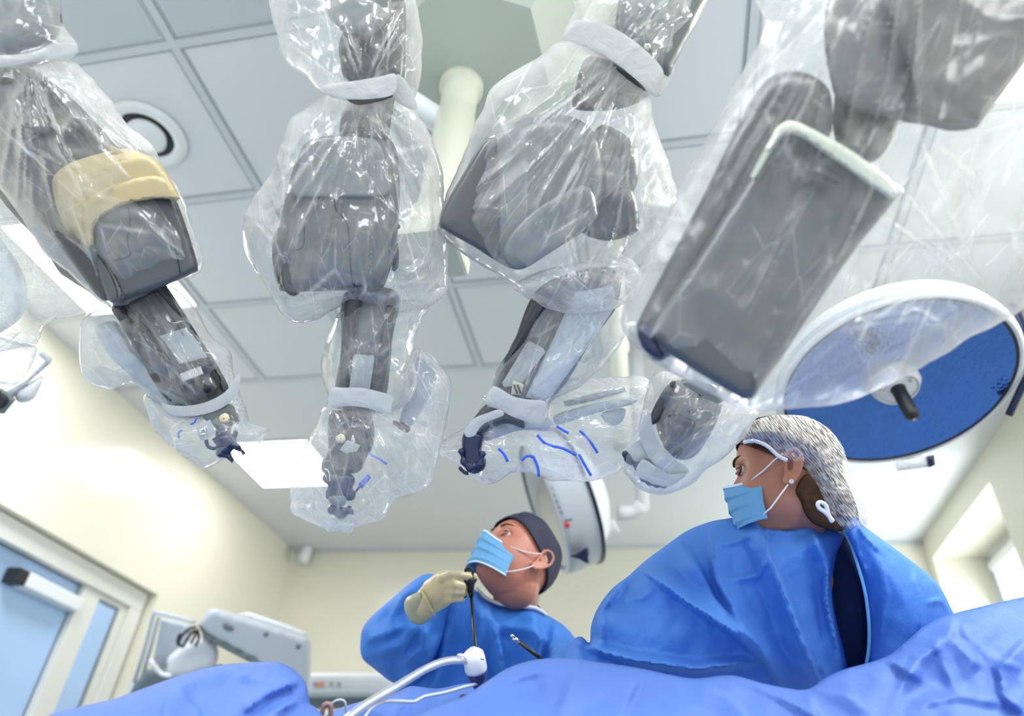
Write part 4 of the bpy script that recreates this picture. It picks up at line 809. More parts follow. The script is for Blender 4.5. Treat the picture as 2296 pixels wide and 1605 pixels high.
# ------------------------------------------------------------------ equipment by the left and back walls
t = thing('equipment_console', W(560, 1450, 3.0), 'tilted pale grey medical console above the left blue drape', 'medical console')
relief('console_body', [(443, 1402), (468, 1366), (485, 1364), (690, 1428), (697, 1440), (694, 1560), (640, 1560), (570, 1482), (462, 1424)], M['equip'], t, 3.0, t=.35, r=.02, sm=False, step=10)
relief('console_edge', [(445, 1402), (465, 1423), (572, 1478), (600, 1490), (598, 1500), (566, 1488), (458, 1432)], M['equipd'], t, 2.98, t=.02, r=.006, sm=False, step=8)
relief('top_plate', [(532, 1376), (560, 1372), (650, 1402), (692, 1422), (690, 1430), (640, 1418), (560, 1392)], M['white'], t, 3.05, t=.3, r=.01, sm=False, step=9)
relief('port', [(499, 1401), (505, 1396), (524, 1407), (521, 1416), (503, 1412)], M['equipd'], t, 2.975, t=.01, r=.003, sm=False, step=5)
for q in ((596, 1422), (668, 1450)): lathe('console_mark', [(.001, .001), (.01, .001), (.011, -.003)], W(q[0], q[1], 2.975), camdir(0, 0, -1), M['equipd'], t, 12)
t = thing('supply_rack', W(400, 1450, 3.2), 'white metal rack frame with grey panel beside the left door', 'rack')
for q in ([(345, 1372, 3.2), (390, 1382, 3.2), (437, 1394, 3.2)], [(345, 1372, 3.2), (325, 1450, 3.2), (300, 1530, 3.2)], [(356, 1382, 3.22), (338, 1450, 3.22), (318, 1520, 3.22)]):
    pxtube('rack_tube', q, .009, M['equip'], t, 8)
for q in ((300, 1530), (335, 1530), (500, 1540)):
    b0 = W(q[0], q[1], 3.2); tube('rack_leg', [b0, Vector((b0.x, b0.y, 0.0))], .012, M['equip'], t, 8)
relief('rack_panel', [(362, 1385), (430, 1400), (425, 1440), (380, 1520), (335, 1520)], M['equip'], t, 3.26, t=.03, r=.01, sm=False, step=9)
relief('rack_box', [(380, 1470), (440, 1430), (480, 1440), (490, 1470), (470, 1500), (380, 1520), (375, 1490)], M['white'], t, 3.1, t=.15, r=.03, step=9)
relief('rack_tray', [(300, 1535), (330, 1500), (420, 1495), (500, 1490), (500, 1560), (290, 1560)], M['equipd'], t, 3.15, t=.1, r=.02, sm=False, step=9)
pxtube('rack_hook', [(336, 1478, 3.05), (352, 1500, 3.05), (365, 1512, 3.05), (385, 1515, 3.05)], .010, M['white'], t, 8)
for k, q in enumerate(([(440, 1405), (425, 1410), (408, 1425), (398, 1445)], [(442, 1410), (446, 1430), (438, 1448)], [(440, 1412), (436, 1428), (428, 1442)], [(455, 1425), (466, 1432), (475, 1440)], [(404, 1420), (398, 1438), (410, 1450), (420, 1432), (436, 1412)])):
    o = pxtube('cable', [(x, y, 2.97 + .01 * k) for x, y in q], .006, M['black'], None, 8, 6)
    tag(o, ['longest black cable curving left from the console corner towards the rack', 'short black cable hanging straight down from the console corner', 'short black cable slanting down-left from the console corner, beside the straight one', 'rightmost tiny black cable tucked under the console edge', 'black cable tied in a loop against the white rack panel'][k], 'cable', 'black cables by the console')
t = thing('wall_unit', W(780, 1545, 3.8), 'low white wall unit with orange label, behind the man\'s elbow', 'wall unit')
relief('unit_body', [(688, 1512), (700, 1509), (868, 1508), (890, 1530), (892, 1556), (688, 1556)], M['white'], t, 3.8, t=.3, r=.02, sm=False, step=10)
relief('unit_base', [(688, 1556), (895, 1552), (898, 1590), (686, 1590)], M['equipd'], t, 3.82, t=.3, r=.01, sm=False, step=10)
relief('unit_ledge', [(686, 1545), (895, 1542), (895, 1562), (686, 1564)], M['equip'], t, 3.76, t=.05, r=.008, sm=False, step=10)
relief('unit_label', [(708, 1531), (727, 1529), (727, 1537), (708, 1539)], M['orange'], t, 3.765, t=.004, r=.002, sm=False, step=5)
for x in (703, 740, 757): relief('unit_mark', [(x, 1531), (x + 6, 1530), (x + 6, 1537), (x, 1538)], M['equipd'], t, 3.765, t=.004, r=.002, sm=False, step=4)
# ------------------------------------------------------------------ blue drapes over the patient
dd_ = Vector((0.05, .75, -.45))
t = thing('surgical_drape', (0.2, .95, .5), 'wide blue surgical drape rumpled over the patient along the bottom right', 'surgical drape')
K = dict(gy=-.10, r=.05, b=.03, back=.03, uv=False)
relief('drape_cloth', [(840, 1660), (900, 1625), (960, 1592), (1040, 1560), (1095, 1525), (1140, 1497), (1195, 1480), (1260, 1475), (1340, 1484), (1430, 1497), (1500, 1512), (1560, 1521), (1640, 1514), (1720, 1534), (1805, 1546), (1850, 1520), (1895, 1500), (1950, 1485), (1995, 1468), (2030, 1440), (2075, 1402), (2135, 1376), (2296, 1338), (2420, 1318), (2420, 1700), (840, 1700)],
       M['drape'], t, 1.02, gy=-.10, r=.05, b=.035, back=.01, t=.12, dirv=dd_, step=8, nz=.02, nzs=120, crum=.007, cs=110, ang=.4, spread=1.3, seed=51,
       folds=[([(1000, 1600), (1150, 1520), (1280, 1490)], 40, 14, 0.014), ([(1290, 1490), (1270, 1560), (1240, 1640)], 50, 10, 0.020), ([(1440, 1500), (1400, 1580), (1380, 1660)], 14, 60, 0.017), ([(1560, 1525), (1640, 1570), (1700, 1640)], 10, 50, 0.023),
              ([(1640, 1516), (1740, 1560), (1850, 1620)], 50, 10, 0.023), ([(1810, 1546), (1830, 1600), (1860, 1680)], 8, 50, 0.023), ([(1810, 1546), (1900, 1560), (1950, 1600)], 8, 30, 0.017), ([(1900, 1500), (1990, 1480), (2070, 1530)], 30, 8, 0.020), ([(2010, 1560), (2060, 1480), (2100, 1450), (2150, 1560)], 24, 24, 0.020),
              ([(2135, 1378), (2130, 1430), (2200, 1500)], 16, 50, 0.026), ([(2150, 1400), (2220, 1470), (2296, 1500)], 10, 40, 0.020), ([(1990, 1470), (2060, 1440), (2140, 1420)], 8, 34, 0.017), ([(2296, 1440), (2240, 1500), (2250, 1560), (2300, 1600)], 40, 12, 0.029), ([(2060, 1580), (2150, 1560), (2260, 1580)], 20, 14, 0.017)])
relief('drape_fold', [(690, 1640), (740, 1598), (800, 1575), (868, 1560), (890, 1552), (920, 1538), (945, 1540), (985, 1543), (1040, 1532), (1090, 1530), (1180, 1500), (1240, 1540), (1240, 1700), (690, 1700)],
       M['drape'], t, 1.13, gy=-.10, r=.04, b=.03, back=.01, t=.12, dirv=dd_, step=8, nz=.012, nzs=70, crum=.005, cs=70, seed=53,
       folds=[([(925, 1540), (900, 1580), (860, 1640)], 12, 40, 0.017), ([(1000, 1545), (1030, 1580), (1000, 1620)], 10, 30, 0.014), ([(880, 1570), (800, 1590), (720, 1630)], 12, 20, 0.017), ([(780, 1600), (830, 1590), (880, 1600)], 8, 14, 0.012)])
relief('dark_stain', [(1030, 1562), (1038, 1556), (1052, 1558), (1054, 1564), (1046, 1570), (1034, 1571)], M['darkred'], t, 1.045, t=.003, r=.003, b=.001, step=4)
box('drape_side', (-1.3, .62, .02), (1.8, 1.08, .90), M['drape'], t, .03)
t = thing('surgical_drape', W(400, 1560, 1.0), 'blue surgical drape mound at bottom left, in front of the pale console', 'surgical drape')
relief('drape_cloth', [(30, 1640), (120, 1600), (200, 1579), (260, 1565), (330, 1540), (420, 1508), (500, 1490), (600, 1483), (640, 1490), (672, 1512), (687, 1535), (688, 1560), (690, 1575), (712, 1590), (745, 1640), (745, 1700), (30, 1700)],
       M['drape'], t, .95, gy=-.10, r=.05, b=.035, back=.01, t=.12, dirv=Vector((-.1, .75, -.4)), step=7.5, nz=.010, nzs=110, crum=.0035, cs=80, ang=-.4, seed=55,
       folds=[([(360, 1560), (395, 1535), (500, 1500), (600, 1490)], 16, 30, 0.010), ([(360, 1640), (375, 1570), (400, 1540)], 12, 40, 0.014), ([(400, 1545), (440, 1590), (455, 1640)], 10, 40, 0.013), ([(690, 1520), (600, 1555), (540, 1600)], 10, 50, 0.029), ([(690, 1560), (630, 1590), (580, 1640)], 8, 30, 0.023), ([(520, 1510), (620, 1530), (685, 1530)], 10, 14, 0.012)])
# trocar, tube, cables and instruments lying on or held over the drape
t = thing('trocar', W(1068, 1500, 1.12), 'white headed clear trocar port with black shaft entering, standing in the blue drape', 'trocar')
up = (W(1060, 1455, 1.12) - W(1072, 1530, 1.12)).normalized(); b0 = W(1069, 1510, 1.12)
lathe('trocar_head', [(.001, .039), (.011, .038), (.0155, .034), (.0172, .025), (.018, .008), (.0165, .003), (.001, .003)], b0, up, M['white'], t, 36)
lathe('trocar_seal', [(.001, .042), (.005, .042), (.007, .038)], b0, up, M['equip'], t, 20)
lathe('trocar_body', [(.0155, .004), (.0155, -.002), (.011, -.013), (.0075, -.020), (.0065, -.06)], b0, up, M['tube'], t, 32)
lathe('trocar_core', [(.0162, .0025), (.0158, -.003), (.0115, -.014), (.0085, -.022), (.0075, -.034), (.001, -.034)], b0, up, prin('trocar_purple', (.035, .030, .13), .2, var=.7, vs=90), t, 24)
relief('stopcock', [(1024, 1468), (1030, 1465), (1046, 1469), (1050, 1490), (1038, 1482), (1028, 1474)], M['white'], t, 1.11, t=.01, r=.004, step=4)
relief('trocar_mark', [(1077, 1476), (1086, 1478), (1086, 1480), (1077, 1478)], M['seam'], t, 1.093, t=.001, r=.0005, sm=False, step=3)
o = pxtube('insufflation_tube', [(1042, 1480, 1.11), (1000, 1482, 1.10), (950, 1502, 1.08), (880, 1545, 1.03), (820, 1580, 1.0), (770, 1620, .97), (720, 1680, .94)], .0062, M['tube'], None, 20)
tag(o, 'clear thick tube arching from the trocar down to the bottom edge', 'tube')
o = pxtube('tube_lining', [(1038, 1481, 1.11), (1000, 1483, 1.10), (950, 1503, 1.08), (880, 1546, 1.03), (820, 1581, 1.0), (770, 1621, .97), (720, 1681, .94)], .0030, M['ring'], bpy.data.objects['insufflation_tube'], 12)
o = pxtube('thin_cable', [(1070, 1533, 1.11), (1040, 1540, 1.09), (1000, 1552, 1.07), (950, 1562, 1.05), (930, 1573, 1.04), (900, 1572, 1.03), (860, 1573, 1.02), (830, 1590, 1.0), (810, 1625, .98)], .0024, M['equip'], None, 10)
tag(o, 'thin grey cable running over the blue drape below the thick tube', 'cable')
o = pxtube('hose_loop', [(722, 1602, 1.0), (726, 1582, 1.0), (740, 1578, 1.0), (742, 1600, 1.0), (738, 1640, 1.0)], .0035, prin('reddish_tube', (.35, .2, .17), .25, var=.5, vs=60), None, 10, 6)
tag(o, 'short reddish clear hose loop at the bottom beside the left drape', 'hose')
o = pxtube('wire_loop', [(738, 1582, 1.02), (755, 1570, 1.02), (770, 1570, 1.02), (776, 1585, 1.02), (776, 1620, 1.02)], .0018, M['equip'], None, 8, 6)
tag(o, 'thin grey wire loop at the bottom beside the reddish hose', 'wire')
t = thing('grasper', W(1180, 1450, 1.15), 'black laparoscopic shaft with open steel jaws poking up from the drape', 'surgical instrument')
tube('shaft', [W(1163, 1438, 1.15), W(1230, 1489, 1.15)], .0036, M['black'], t, 14)
tube('sleeve', [W(1150, 1429, 1.15), W(1164, 1439, 1.15)], .0037, M['steel'], t, 14)
tube('jaw', [W(1145, 1424, 1.15), W(1152, 1430, 1.15)], [.0012, .0024], M['steel'], t, 8)
tube('jaw', [W(1147, 1422, 1.148), W(1155, 1429, 1.148)], [.0010, .0020], M['brass'], t, 8)
# ------------------------------------------------------------------ people
HT = [(.124, .006, .006, .012), (.121, .025, .028, .034), (.113, .042, .046, .058), (.098, .056, .064, .080), (.075, .066, .080, .093), (.050, .071, .090, .099), (.025, .0735, .094, .101), (.0, .074, .0925, .099),
      (-.025, .0725, .090, .092), (-.045, .0695, .089, .080), (-.065, .064, .088, .062), (-.085, .055, .086, .046), (-.100, .043, .083, .030), (-.112, .026, .076, .012), (-.118, .010, .066, -.02)]
def head_rings(grow=0.0, z0=-9, z1=9, n=64, m=56):
    T = sorted(HT); zs = np.linspace(T[0][0], T[-1][0], m); rings = []
    Z = [q[0] for q in T]
    for z in zs:
        if z < z0 or z > z1: continue
        w = np.interp(z, Z, [q[1] for q in T]) + grow; yf = np.interp(z, Z, [q[2] for q in T]) + grow; yb = np.interp(z, Z, [q[3] for q in T]) + grow
        ring = []
        for k in range(n):
            a = 2 * math.pi * k / n; s, c = math.sin(a), math.cos(a)
            e = .86
            x = w * (abs(s) ** e) * (1 if s > 0 else -1); y = (yf if c > 0 else yb) * (abs(c) ** e) * (1 if c > 0 else -1)
            zz = z + (grow * (1 if z > .11 else 0))
            ring.append([x, y, zz])
        rings.append(ring)
    return rings
def face_disp(p):
    x, y, z = p; g = lambda cx, cz, sx, sz: math.exp(-((abs(x) - cx) / sx) ** 2 - ((z - cz) / sz) ** 2)
    d = 0
    if y > 0:
        d -= .013 * g(.033, .0, .017, .012)           # sockets
        d += .005 * g(.028, .020, .022, .008)         # brow
        d += .004 * g(.048, -.030, .018, .016)        # cheekbone
        d -= .004 * g(.0, .006, .010, .012)
        if -.06 < z < .012: 
            t = (.012 - z) / .06; h = .026 * min(1, t * 1.15) if z > -.046 else .026 * max(0, (z + .06) / .014)
            d += h * math.exp(-(x / (.009 + .006 * t)) ** 2)
        d += .006 * g(.0, -.075, .022, .010); d += .004 * g(0, -.105, .016, .010)
    return d
def to_world(Mx, p): return Mx @ Vector(p)
def headmat(c, fw, up):
    f = Vector(fw).normalized(); u = Vector(up); u = (u - f * u.dot(f)).normalized(); r = f.cross(u)
    return Matrix(((r.x, f.x, u.x, c[0]), (r.y, f.y, u.y, c[1]), (r.z, f.z, u.z, c[2]), (0, 0, 0, 1)))
def make_body(par, Mx, neck_to, shoulders, mat, chest_z, scale=1.0, neck_r=.056):
    bm = bmesh.new(); rings = head_rings(); n = len(rings[0]); rows = []
    for ring in rings: rows.append([bm.verts.new(Mx @ (Vector((p[0], p[1] + face_disp(p), p[2])) * scale)) for p in ring])
    for i in range(len(rows) - 1):
        for k in range(n): bm.faces.new((rows[i][k], rows[i][(k + 1) % n], rows[i + 1][(k + 1) % n], rows[i + 1][k]))
    bm.faces.new(rows[0][::-1]); bm.faces.new(rows[-1])
    # ears: helix rim, lobe, back plate
    for s in (-1, 1):
        EO = (.006, -.005, -.010 - (.014 if scale < 1 else 0))
        hx = [(.074, .006, -.030), (.078, .000, -.018), (.081, -.002, .0), (.084, .000, .016), (.088, -.008, .027), (.092, -.020, .028), (.093, -.030, .018), (.091, -.032, .002), (.087, -.026, -.014), (.082, -.016, -.028), (.078, -.006, -.036), (.076, .002, -.034)]
        capsule(bm, [Mx @ (Vector((s * (a + EO[0]), b + EO[1], c + EO[2])) * scale) for a, b, c in hx], [.0042] * 9 + [.005, .006, .005], 8)
        capsule(bm, [Mx @ (Vector((s * (a + EO[0]), b + EO[1], c + EO[2])) * scale) for a, b, c in [(.078, -.014, .018), (.083, -.020, .006), (.081, -.016, -.012), (.078, -.008, -.024)]], [.004, .0055, .005, .005], 8)
        ball(bm, Mx @ (Vector((s * .074, -.016, -.002)) * scale), .011 * scale)
    nb = Mx @ Vector((0, -.03, -.055)); 
    capsule(bm, [nb, nb.lerp(Vector(neck_to), .5), Vector(neck_to)], [neck_r, neck_r * .97, neck_r * 1.15], 20)
    L, Rr = Vector(shoulders[0]), Vector(shoulders[1]); C = Vector(neck_to)
    capsule(bm, [L, L.lerp(C, .5) - Vector((0, 0, .01)), C], [.045, .045, .045], 16); capsule(bm, [Rr, Rr.lerp(C, .5) - Vector((0, 0, .01)), C], [.045, .045, .045], 16)
    capsule(bm, [C - Vector((0, 0, .06)), Vector((C.x, C.y, chest_z))], [.04, .045], 18)
    return remesh_link('body', bm, .0036, mat, par, 3)
def eyes(par, Mx, scale, iris_dx=0.0, gaze=(0, 1, .1)):
    for s in (-1, 1):
        c = Vector((s * .032, .0765, .0)) * scale
        bm = bmesh.new(); ball(bm, Mx @ c, .0106 * scale, seg=24); me_v = [v.co.copy() for v in bm.verts]; bm.verts.index_update(); fs = [tuple(v.index for v in f.verts) for f in bm.faces]; bm.free()
        e = link('eye', me_v, fs, M['eye'], par); g = Vector(gaze).normalized()
        bm = bmesh.new(); ball(bm, Mx @ (c + g * .0046 * scale), .0086 * scale, seg=18); me_v = [v.co.copy() for v in bm.verts]; bm.verts.index_update(); fs = [tuple(v.index for v in f.verts) for f in bm.faces]; bm.free()
        link('iris', me_v, fs, M['iris'], e)
        # lids
        for (z0, sg) in ((.0075, 1), (-.0075, -1)):
            pts = []
            for k in range(9):
                a = -1.15 + 2.3 * k / 8; pts.append(Mx @ (c + Vector((math.sin(a) * .0132, math.cos(a) * .0105 + .001, sg * ((.0050 if sg < 0 else .0056) * math.cos(a * 1.1) + .0008))) * scale))
            tube('eyelid', pts, [.0012, .0022, .0026, .0028, .0028, .0028, .0026, .0022, .0012], par['skin_m'], par, 8) if False else tube('eyelid', pts, ([.0015, .0028, .0036, .004, .004, .004, .0036, .0028, .0015] if sg > 0 else [.001, .002, .0028, .003, .003, .003, .0028, .002, .001]), SK, par, 8)
        pts = [Mx @ (Vector((s * (.014 + .040 * k / 8), .0965 - .030 * (k / 8) ** 2, .018 + .008 * math.sin(k / 8 * 2.6))) * scale) for k in range(9)]
        tube('eyebrow', pts, [.0016, .003, .0034, .0034, .003, .0028, .0024, .0018, .0008], M['hair'], par, 6)
def skin_patch(name, par, Mx, fn, us, vs, mat, th=.0012, flip=False, wrap=False):
    """sheet from fn(u, v) in head space, with thickness"""
    nu, nv = len(us), len(vs); G = [[Vector(fn(u, v)) for v in vs] for u in us]; V = []
    for i in range(nu):
        for j in range(nv): V.append(Mx @ G[i][j])
    F = [(i * nv + j, (i + 1) * nv + j, (i + 1) * nv + j + 1, i * nv + j + 1) for i in range(nu - 1) for j in range(nv - 1)]
    if flip: F = [f[::-1] for f in F]
    o = link(name, V, F, mat, par); md = o.modifiers.new('t', 'SOLIDIFY'); md.thickness = th; md.offset = 0
    ul = o.data.uv_layers.new(name='UVMap'); k = 0
    for p in o.data.polygons:
        for li in p.loop_indices:
            vi = o.data.loops[li].vertex_index; ul.data[li].uv = ((vi // nv) / nu, (vi % nv) / nv)
    return o
def mask_fn(scale, zt=-.030, zb=-.118, seed=0):
    def fn(u, v):          # u: -1..1 ear to ear, v: 0 top .. 1 bottom
        x = u * (.060 + .010 * v); z = zt + (zb - zt) * v
        nose = .026 * math.exp(-(x / .020) ** 2) * max(0, 1 - v * 1.3)
        prof = .108 - .066 * (abs(u) ** 2.2) + nose * .6 - .012 * max(0, v - .6)
        pleat = .0055 * (((v * 3.4) % 1.0) - .5) * (1 - abs(u) ** 4)
        z += .010 * math.exp(-(x / .022) ** 2) * (1 - v) - .006 * abs(u) ** 2 * (1 - v)
        return (x * scale, (prof + pleat) * scale, z * scale)
    return fn
# ---- the man
SK = M['skin']
def raydir(px, py): v = R @ np.array([px - CX, py - CY, FPX]); return Vector(v / np.linalg.norm(v))
hm = W(1160, 1256, 1.80)
rd_ = raydir(1160, 1256); hl = Vector((rd_.x, rd_.y, 0)).normalized(); left = Vector((-hl.y, hl.x, 0))
th = math.radians(40); fwm = left * math.cos(th) - hl * math.sin(th) + Vector((0, 0, .58))
man = thing('person', (hm.x, hm.y, 0), 'man in blue gown, dark cap and mask, holding a black instrument in a gloved hand', 'person')
Mm = headmat(hm, fwm, Vector((0.0, 0, 1)) )
neck = W(1160, 1395, 1.99)
make_body(man, Mm, neck, (W(1010, 1470, 1.90), W(1255, 1490, 1.92)), M['skin'], neck.z - .08, 1.0, .062)
eyes(man, Mm, 1.0, gaze=(-.25, .95, .1))
def cap_fn(u, v):   # u around 0..1, v 0 crown .. 1 rim
    a = u * 2 * math.pi; s, c = math.sin(a), math.cos(a)
    zr = .052 * (c > -2) * (0.5 + 0.5 * c) + (-.040) * (0.5 - 0.5 * c)      # rim: high in front, low at back
    z = .131 + (zr - .131) * v
    Z = [q[0] for q in sorted(HT)]; zz = min(z, .1235)
    w_ = np.interp(zz, Z, [q[1] for q in sorted(HT)]); yf = np.interp(zz, Z, [q[2] for q in sorted(HT)]); yb = np.interp(zz, Z, [q[3] for q in sorted(HT)])
    if v < .3: k = math.sin(v / .3 * math.pi / 2); w_ = max(w_, .05) * k; yf = max(yf, .055) * k; yb = max(yb, .06) * k
    gr = .007 + .003 * math.sin(u * 40 + v * 5) * v * (1 - v) * 3
    e = .86
    return ((w_ + gr * min(1, v * 4)) * abs(s) ** e * (1 if s > 0 else -1), ((yf if c > 0 else yb) + gr * min(1, v * 4)) * abs(c) ** e * (1 if c > 0 else -1), z + .003)
o = skin_patch('scrub_cap', man, Mm, cap_fn, np.linspace(0, 1, 73), np.linspace(0, 1, 30), M['cap'], .003, True)
o = skin_patch('face_mask', man, Mm, mask_fn(1.0), np.linspace(-1, 1, 41), np.linspace(0, 1, 40), M['mask'], .0018)
mf = mask_fn(1.0)
for v0, v1 in ((0, .05), (.955, 1.0)):
    skin_patch('mask_band', man, Mm, lambda u, v: (lambda q: (q[0], q[1] + .0018, q[2]))(mf(u, v)), np.linspace(-1, 1, 41), np.linspace(v0, v1, 5), M['maskw'], .0016).parent = man
def ploc(Mx, *q): return Mx @ Vector(q)
tube('ear_loop', [ploc(Mm, -0.0560, 0.0620, -0.0360), ploc(Mm, -0.0720, 0.0360, -0.0300), ploc(Mm, -0.0810, 0.0140, -0.0180), ploc(Mm, -0.0900, -0.0040, -0.0040)], .0015, M['ring'], man, 8)
tube('ear_loop', [ploc(Mm, -0.0660, 0.0440, -0.1080), ploc(Mm, -0.0740, 0.0300, -0.0950), ploc(Mm, -0.0800, 0.0100, -0.0680), ploc(Mm, -0.0860, -0.0040, -0.0440)], .0015, M['ring'], man, 8)
g1 = relief('surgical_gown', [(958, 1345), (1000, 1330), (1070, 1320), (1085, 1335), (1115, 1352), (1160, 1358), (1200, 1362), (1225, 1378), (1262, 1400), (1290, 1432), (1310, 1480), (1330, 1560), (1330, 1660), (880, 1660), (880, 1560), (900, 1500), (940, 1440), (950, 1390)],
       M['gownm'], man, 1.78, t=.0, r=.12, b=.10, back=.16, step=8, nz=.012, nzs=90, crum=.005, cs=90, ang=1.4, spread=.5, seed=61,
       folds=[([(1090, 1345), (1120, 1450), (1140, 1540)], 10, 34, 0.035), ([(1072, 1330), (1075, 1430), (1070, 1560)], 26, 10, 0.032), ([(1190, 1365), (1210, 1430), (1200, 1540)], 10, 50, 0.038), ([(1000, 1400), (990, 1480), (960, 1580)], 26, 16, 0.032), ([(1245, 1400), (1230, 1470), (1260, 1560)], 34, 10, 0.032), ([(1120, 1400), (1190, 1410), (1230, 1440)], 12, 30, 0.022)])
pxtube('neck_band', [(1068, 1318, 1.76), (1085, 1337, 1.74), (1118, 1353, 1.73), (1160, 1359, 1.73), (1202, 1363, 1.74), (1224, 1378, 1.76)], .0045, M['ring'], man, 8)
relief('scrub_collar', [(1175, 1348), (1190, 1340), (1212, 1362), (1222, 1376), (1202, 1366)], M['cap'], man, 1.83, t=.03, r=.01, step=5)
s1 = relief('gown_sleeve', [(985, 1290), (950, 1288), (915, 1310), (880, 1340), (840, 1375), (815, 1405), (808, 1440), (812, 1475), (840, 1500), (880, 1530), (920, 1540), (960, 1510), (990, 1450), (1000, 1400), (1005, 1350), (1000, 1310)],
       M['gownm'], man, 1.70, t=.0, r=.09, b=.075, back=.12, step=7.5, nz=.008, nzs=60, crum=.005, cs=60, seed=63,
       folds=[([(905, 1400), (870, 1420), (815, 1440)], 14, 30, 0.022), ([(935, 1395), (900, 1450), (840, 1470)], 14, 30, 0.022), ([(960, 1400), (950, 1450), (900, 1500)], 12, 20, 0.022), ([(930, 1310), (900, 1340), (870, 1400)], 16, 10, 0.019), ([(990, 1420), (950, 1480), (900, 1530)], 10, 20, 0.022)])
# gloved hand: palm, five fingers, cuff; one continuous glove
bm = bmesh.new(); dh = 1.52
P_ = lambda x, y, d=dh: W(x, y, d)
sc = dh / FPX
capsule(bm, [P_(948, 1360), P_(962, 1345)], [.028, .031], 18)
capsule(bm, [P_(962, 1345), P_(985, 1326), P_(1003, 1312)], [.031, .036, .030], 18)
capsule(bm, [P_(975, 1325), P_(995, 1303)], [.030, .024], 16)
fing = [([(992, 1296, 1.50), (1010, 1289, 1.485), (1032, 1289, 1.485), (1052, 1292, 1.495)], [.0112, .0098, .0088, .0076]),     # index, pointing along the handle
        ([(1000, 1310, 1.50), (1018, 1310, 1.475), (1036, 1313, 1.485), (1046, 1318, 1.51)], [.0112, .0098, .0088, .0076]),
        ([(1002, 1328, 1.50), (1018, 1326, 1.475), (1034, 1326, 1.485), (1044, 1330, 1.51)], [.0112, .0098, .0088, .0076]),
        ([(1000, 1344, 1.50), (1014, 1342, 1.48), (1028, 1341, 1.49), (1037, 1342, 1.51)], [.0100, .0088, .0080, .0070]),
        ([(985, 1300, 1.54), (1015, 1292, 1.56), (1042, 1290, 1.56), (1063, 1292, 1.54)], [.0125, .011, .0095, .0082])]      # thumb behind the instrument
for pts, rr in fing: capsule(bm, [W(*p) for p in pts], rr, 12)
remesh_link('glove', bm, .0030, M['glove'], man, 3)
relief('glove_cuff', [(912, 1340), (930, 1330), (950, 1325), (958, 1345), (970, 1370), (962, 1390), (945, 1400), (925, 1396), (910, 1375), (906, 1355)], M['glove2'], man, 1.52, r=.016, b=.026, back=.03, step=5, crum=.0015, cs=20, seed=5)
pxtube('cuff_roll', [(944, 1322, 1.50), (957, 1345, 1.482), (966, 1365, 1.485), (974, 1378, 1.51)], .0035, M['glove'], man, 8, 5)
tube('ear_cord', [W(1195, 1340, 1.9), W(1206, 1335, 1.9), W(1210, 1318, 1.9), W(1206, 1298, 1.9)], .003, M['green'], man, 8)
pxtube('ear_cord', [(1196, 1296, 1.9), (1200, 1310, 1.9), (1208, 1325, 1.9), (1206, 1345, 1.9), (1200, 1362, 1.88)], .0022, M['green'], man, 8, 6)
relief('neck_tag', [(1176, 1330), (1186, 1318), (1198, 1312), (1204, 1330), (1200, 1352), (1188, 1348)], M['ring'], man, 1.93, t=.004, r=.004, step=5)
# the instrument in his hand
t = thing('laparoscopic_instrument', W(1054, 1320, 1.5), 'black laparoscopic instrument held upright in the man\'s gloved hand', 'surgical instrument')
tube('shaft', [W(1057, 1335, 1.50), W(1060, 1380, 1.44), W(1067, 1470, 1.15)], .0034, M['black'], t, 12)
tube('body', [W(1054, 1296, 1.51), W(1055, 1310, 1.505), W(1057, 1340, 1.50)], [.0075, .0095, .0048], M['black'], t, 14)
tube('tip_pin', [W(1049, 1266, 1.51), W(1050, 1282, 1.51)], .0013, M['black'], t, 6)
pxtube('handle_ring', [(1044, 1276, 1.51), (1056, 1274, 1.51), (1060, 1284, 1.51), (1056, 1294, 1.51), (1046, 1290, 1.51)], .0028, M['black'], t, 8, 4, close=True)
relief('handle_wing', [(1040, 1300), (1052, 1302), (1070, 1297), (1068, 1304), (1056, 1318), (1046, 1312)], M['black'], t, 1.49, t=.008, r=.003, step=4)
relief('handle_foot', [(1038, 1326), (1046, 1324), (1046, 1340), (1040, 1342)], M['black'], t, 1.50, t=.006, r=.003, step=4)
relief('handle_foot', [(1052, 1328), (1062, 1330), (1062, 1335), (1052, 1335)], M['black'], t, 1.49, t=.006, r=.003, sm=False, step=4)

# ---- the woman
SK = M['skinw']
DW = 1.30
hw = W(1762, 1064, DW); rd_ = raydir(1762, 1064); hl = Vector((rd_.x, rd_.y, 0)).normalized(); left = Vector((-hl.y, hl.x, 0))
fww = left * .99 + hl * (.02) + Vector((0, 0, .06))
wom = thing('person', (hw.x, hw.y, 0), 'woman in bouffant cap and blue gown, seen from behind, face turned left', 'person')
Mw = headmat(hw, fww, Vector((0, 0, 1)))
SW = .93
neck = W(1793, 1205, 1.36)
make_body(wom, Mw, neck, (W(1720, 1330, 1.50), W(1850, 1330, 1.62)), M['skinw'], neck.z - .08, SW, .046)
eyes(wom, Mw, SW, gaze=(-.5, .85, .05))
o = skin_patch('face_mask', wom, Mw, mask_fn(SW, -.028, -.120), np.linspace(-1, 1, 41), np.linspace(0, 1, 40), M['mask'], .0018)
mf = mask_fn(SW, -.028, -.120)
skin_patch('mask_band', wom, Mw, lambda u, v: (lambda q: (q[0], q[1] + .0018, q[2]))(mf(u, v)), np.linspace(-1, 1, 41), np.linspace(0, .06, 5), M['maskw'], .0016)
tube('ear_loop', [ploc(Mw, -0.0530, 0.0560, -0.0320), ploc(Mw, -0.0682, 0.0326, -0.0230), ploc(Mw, -0.0768, 0.0134, -0.0096), ploc(Mw, -0.0826, -0.0038, 0.0000)], .0015, M['ring'], wom, 8)
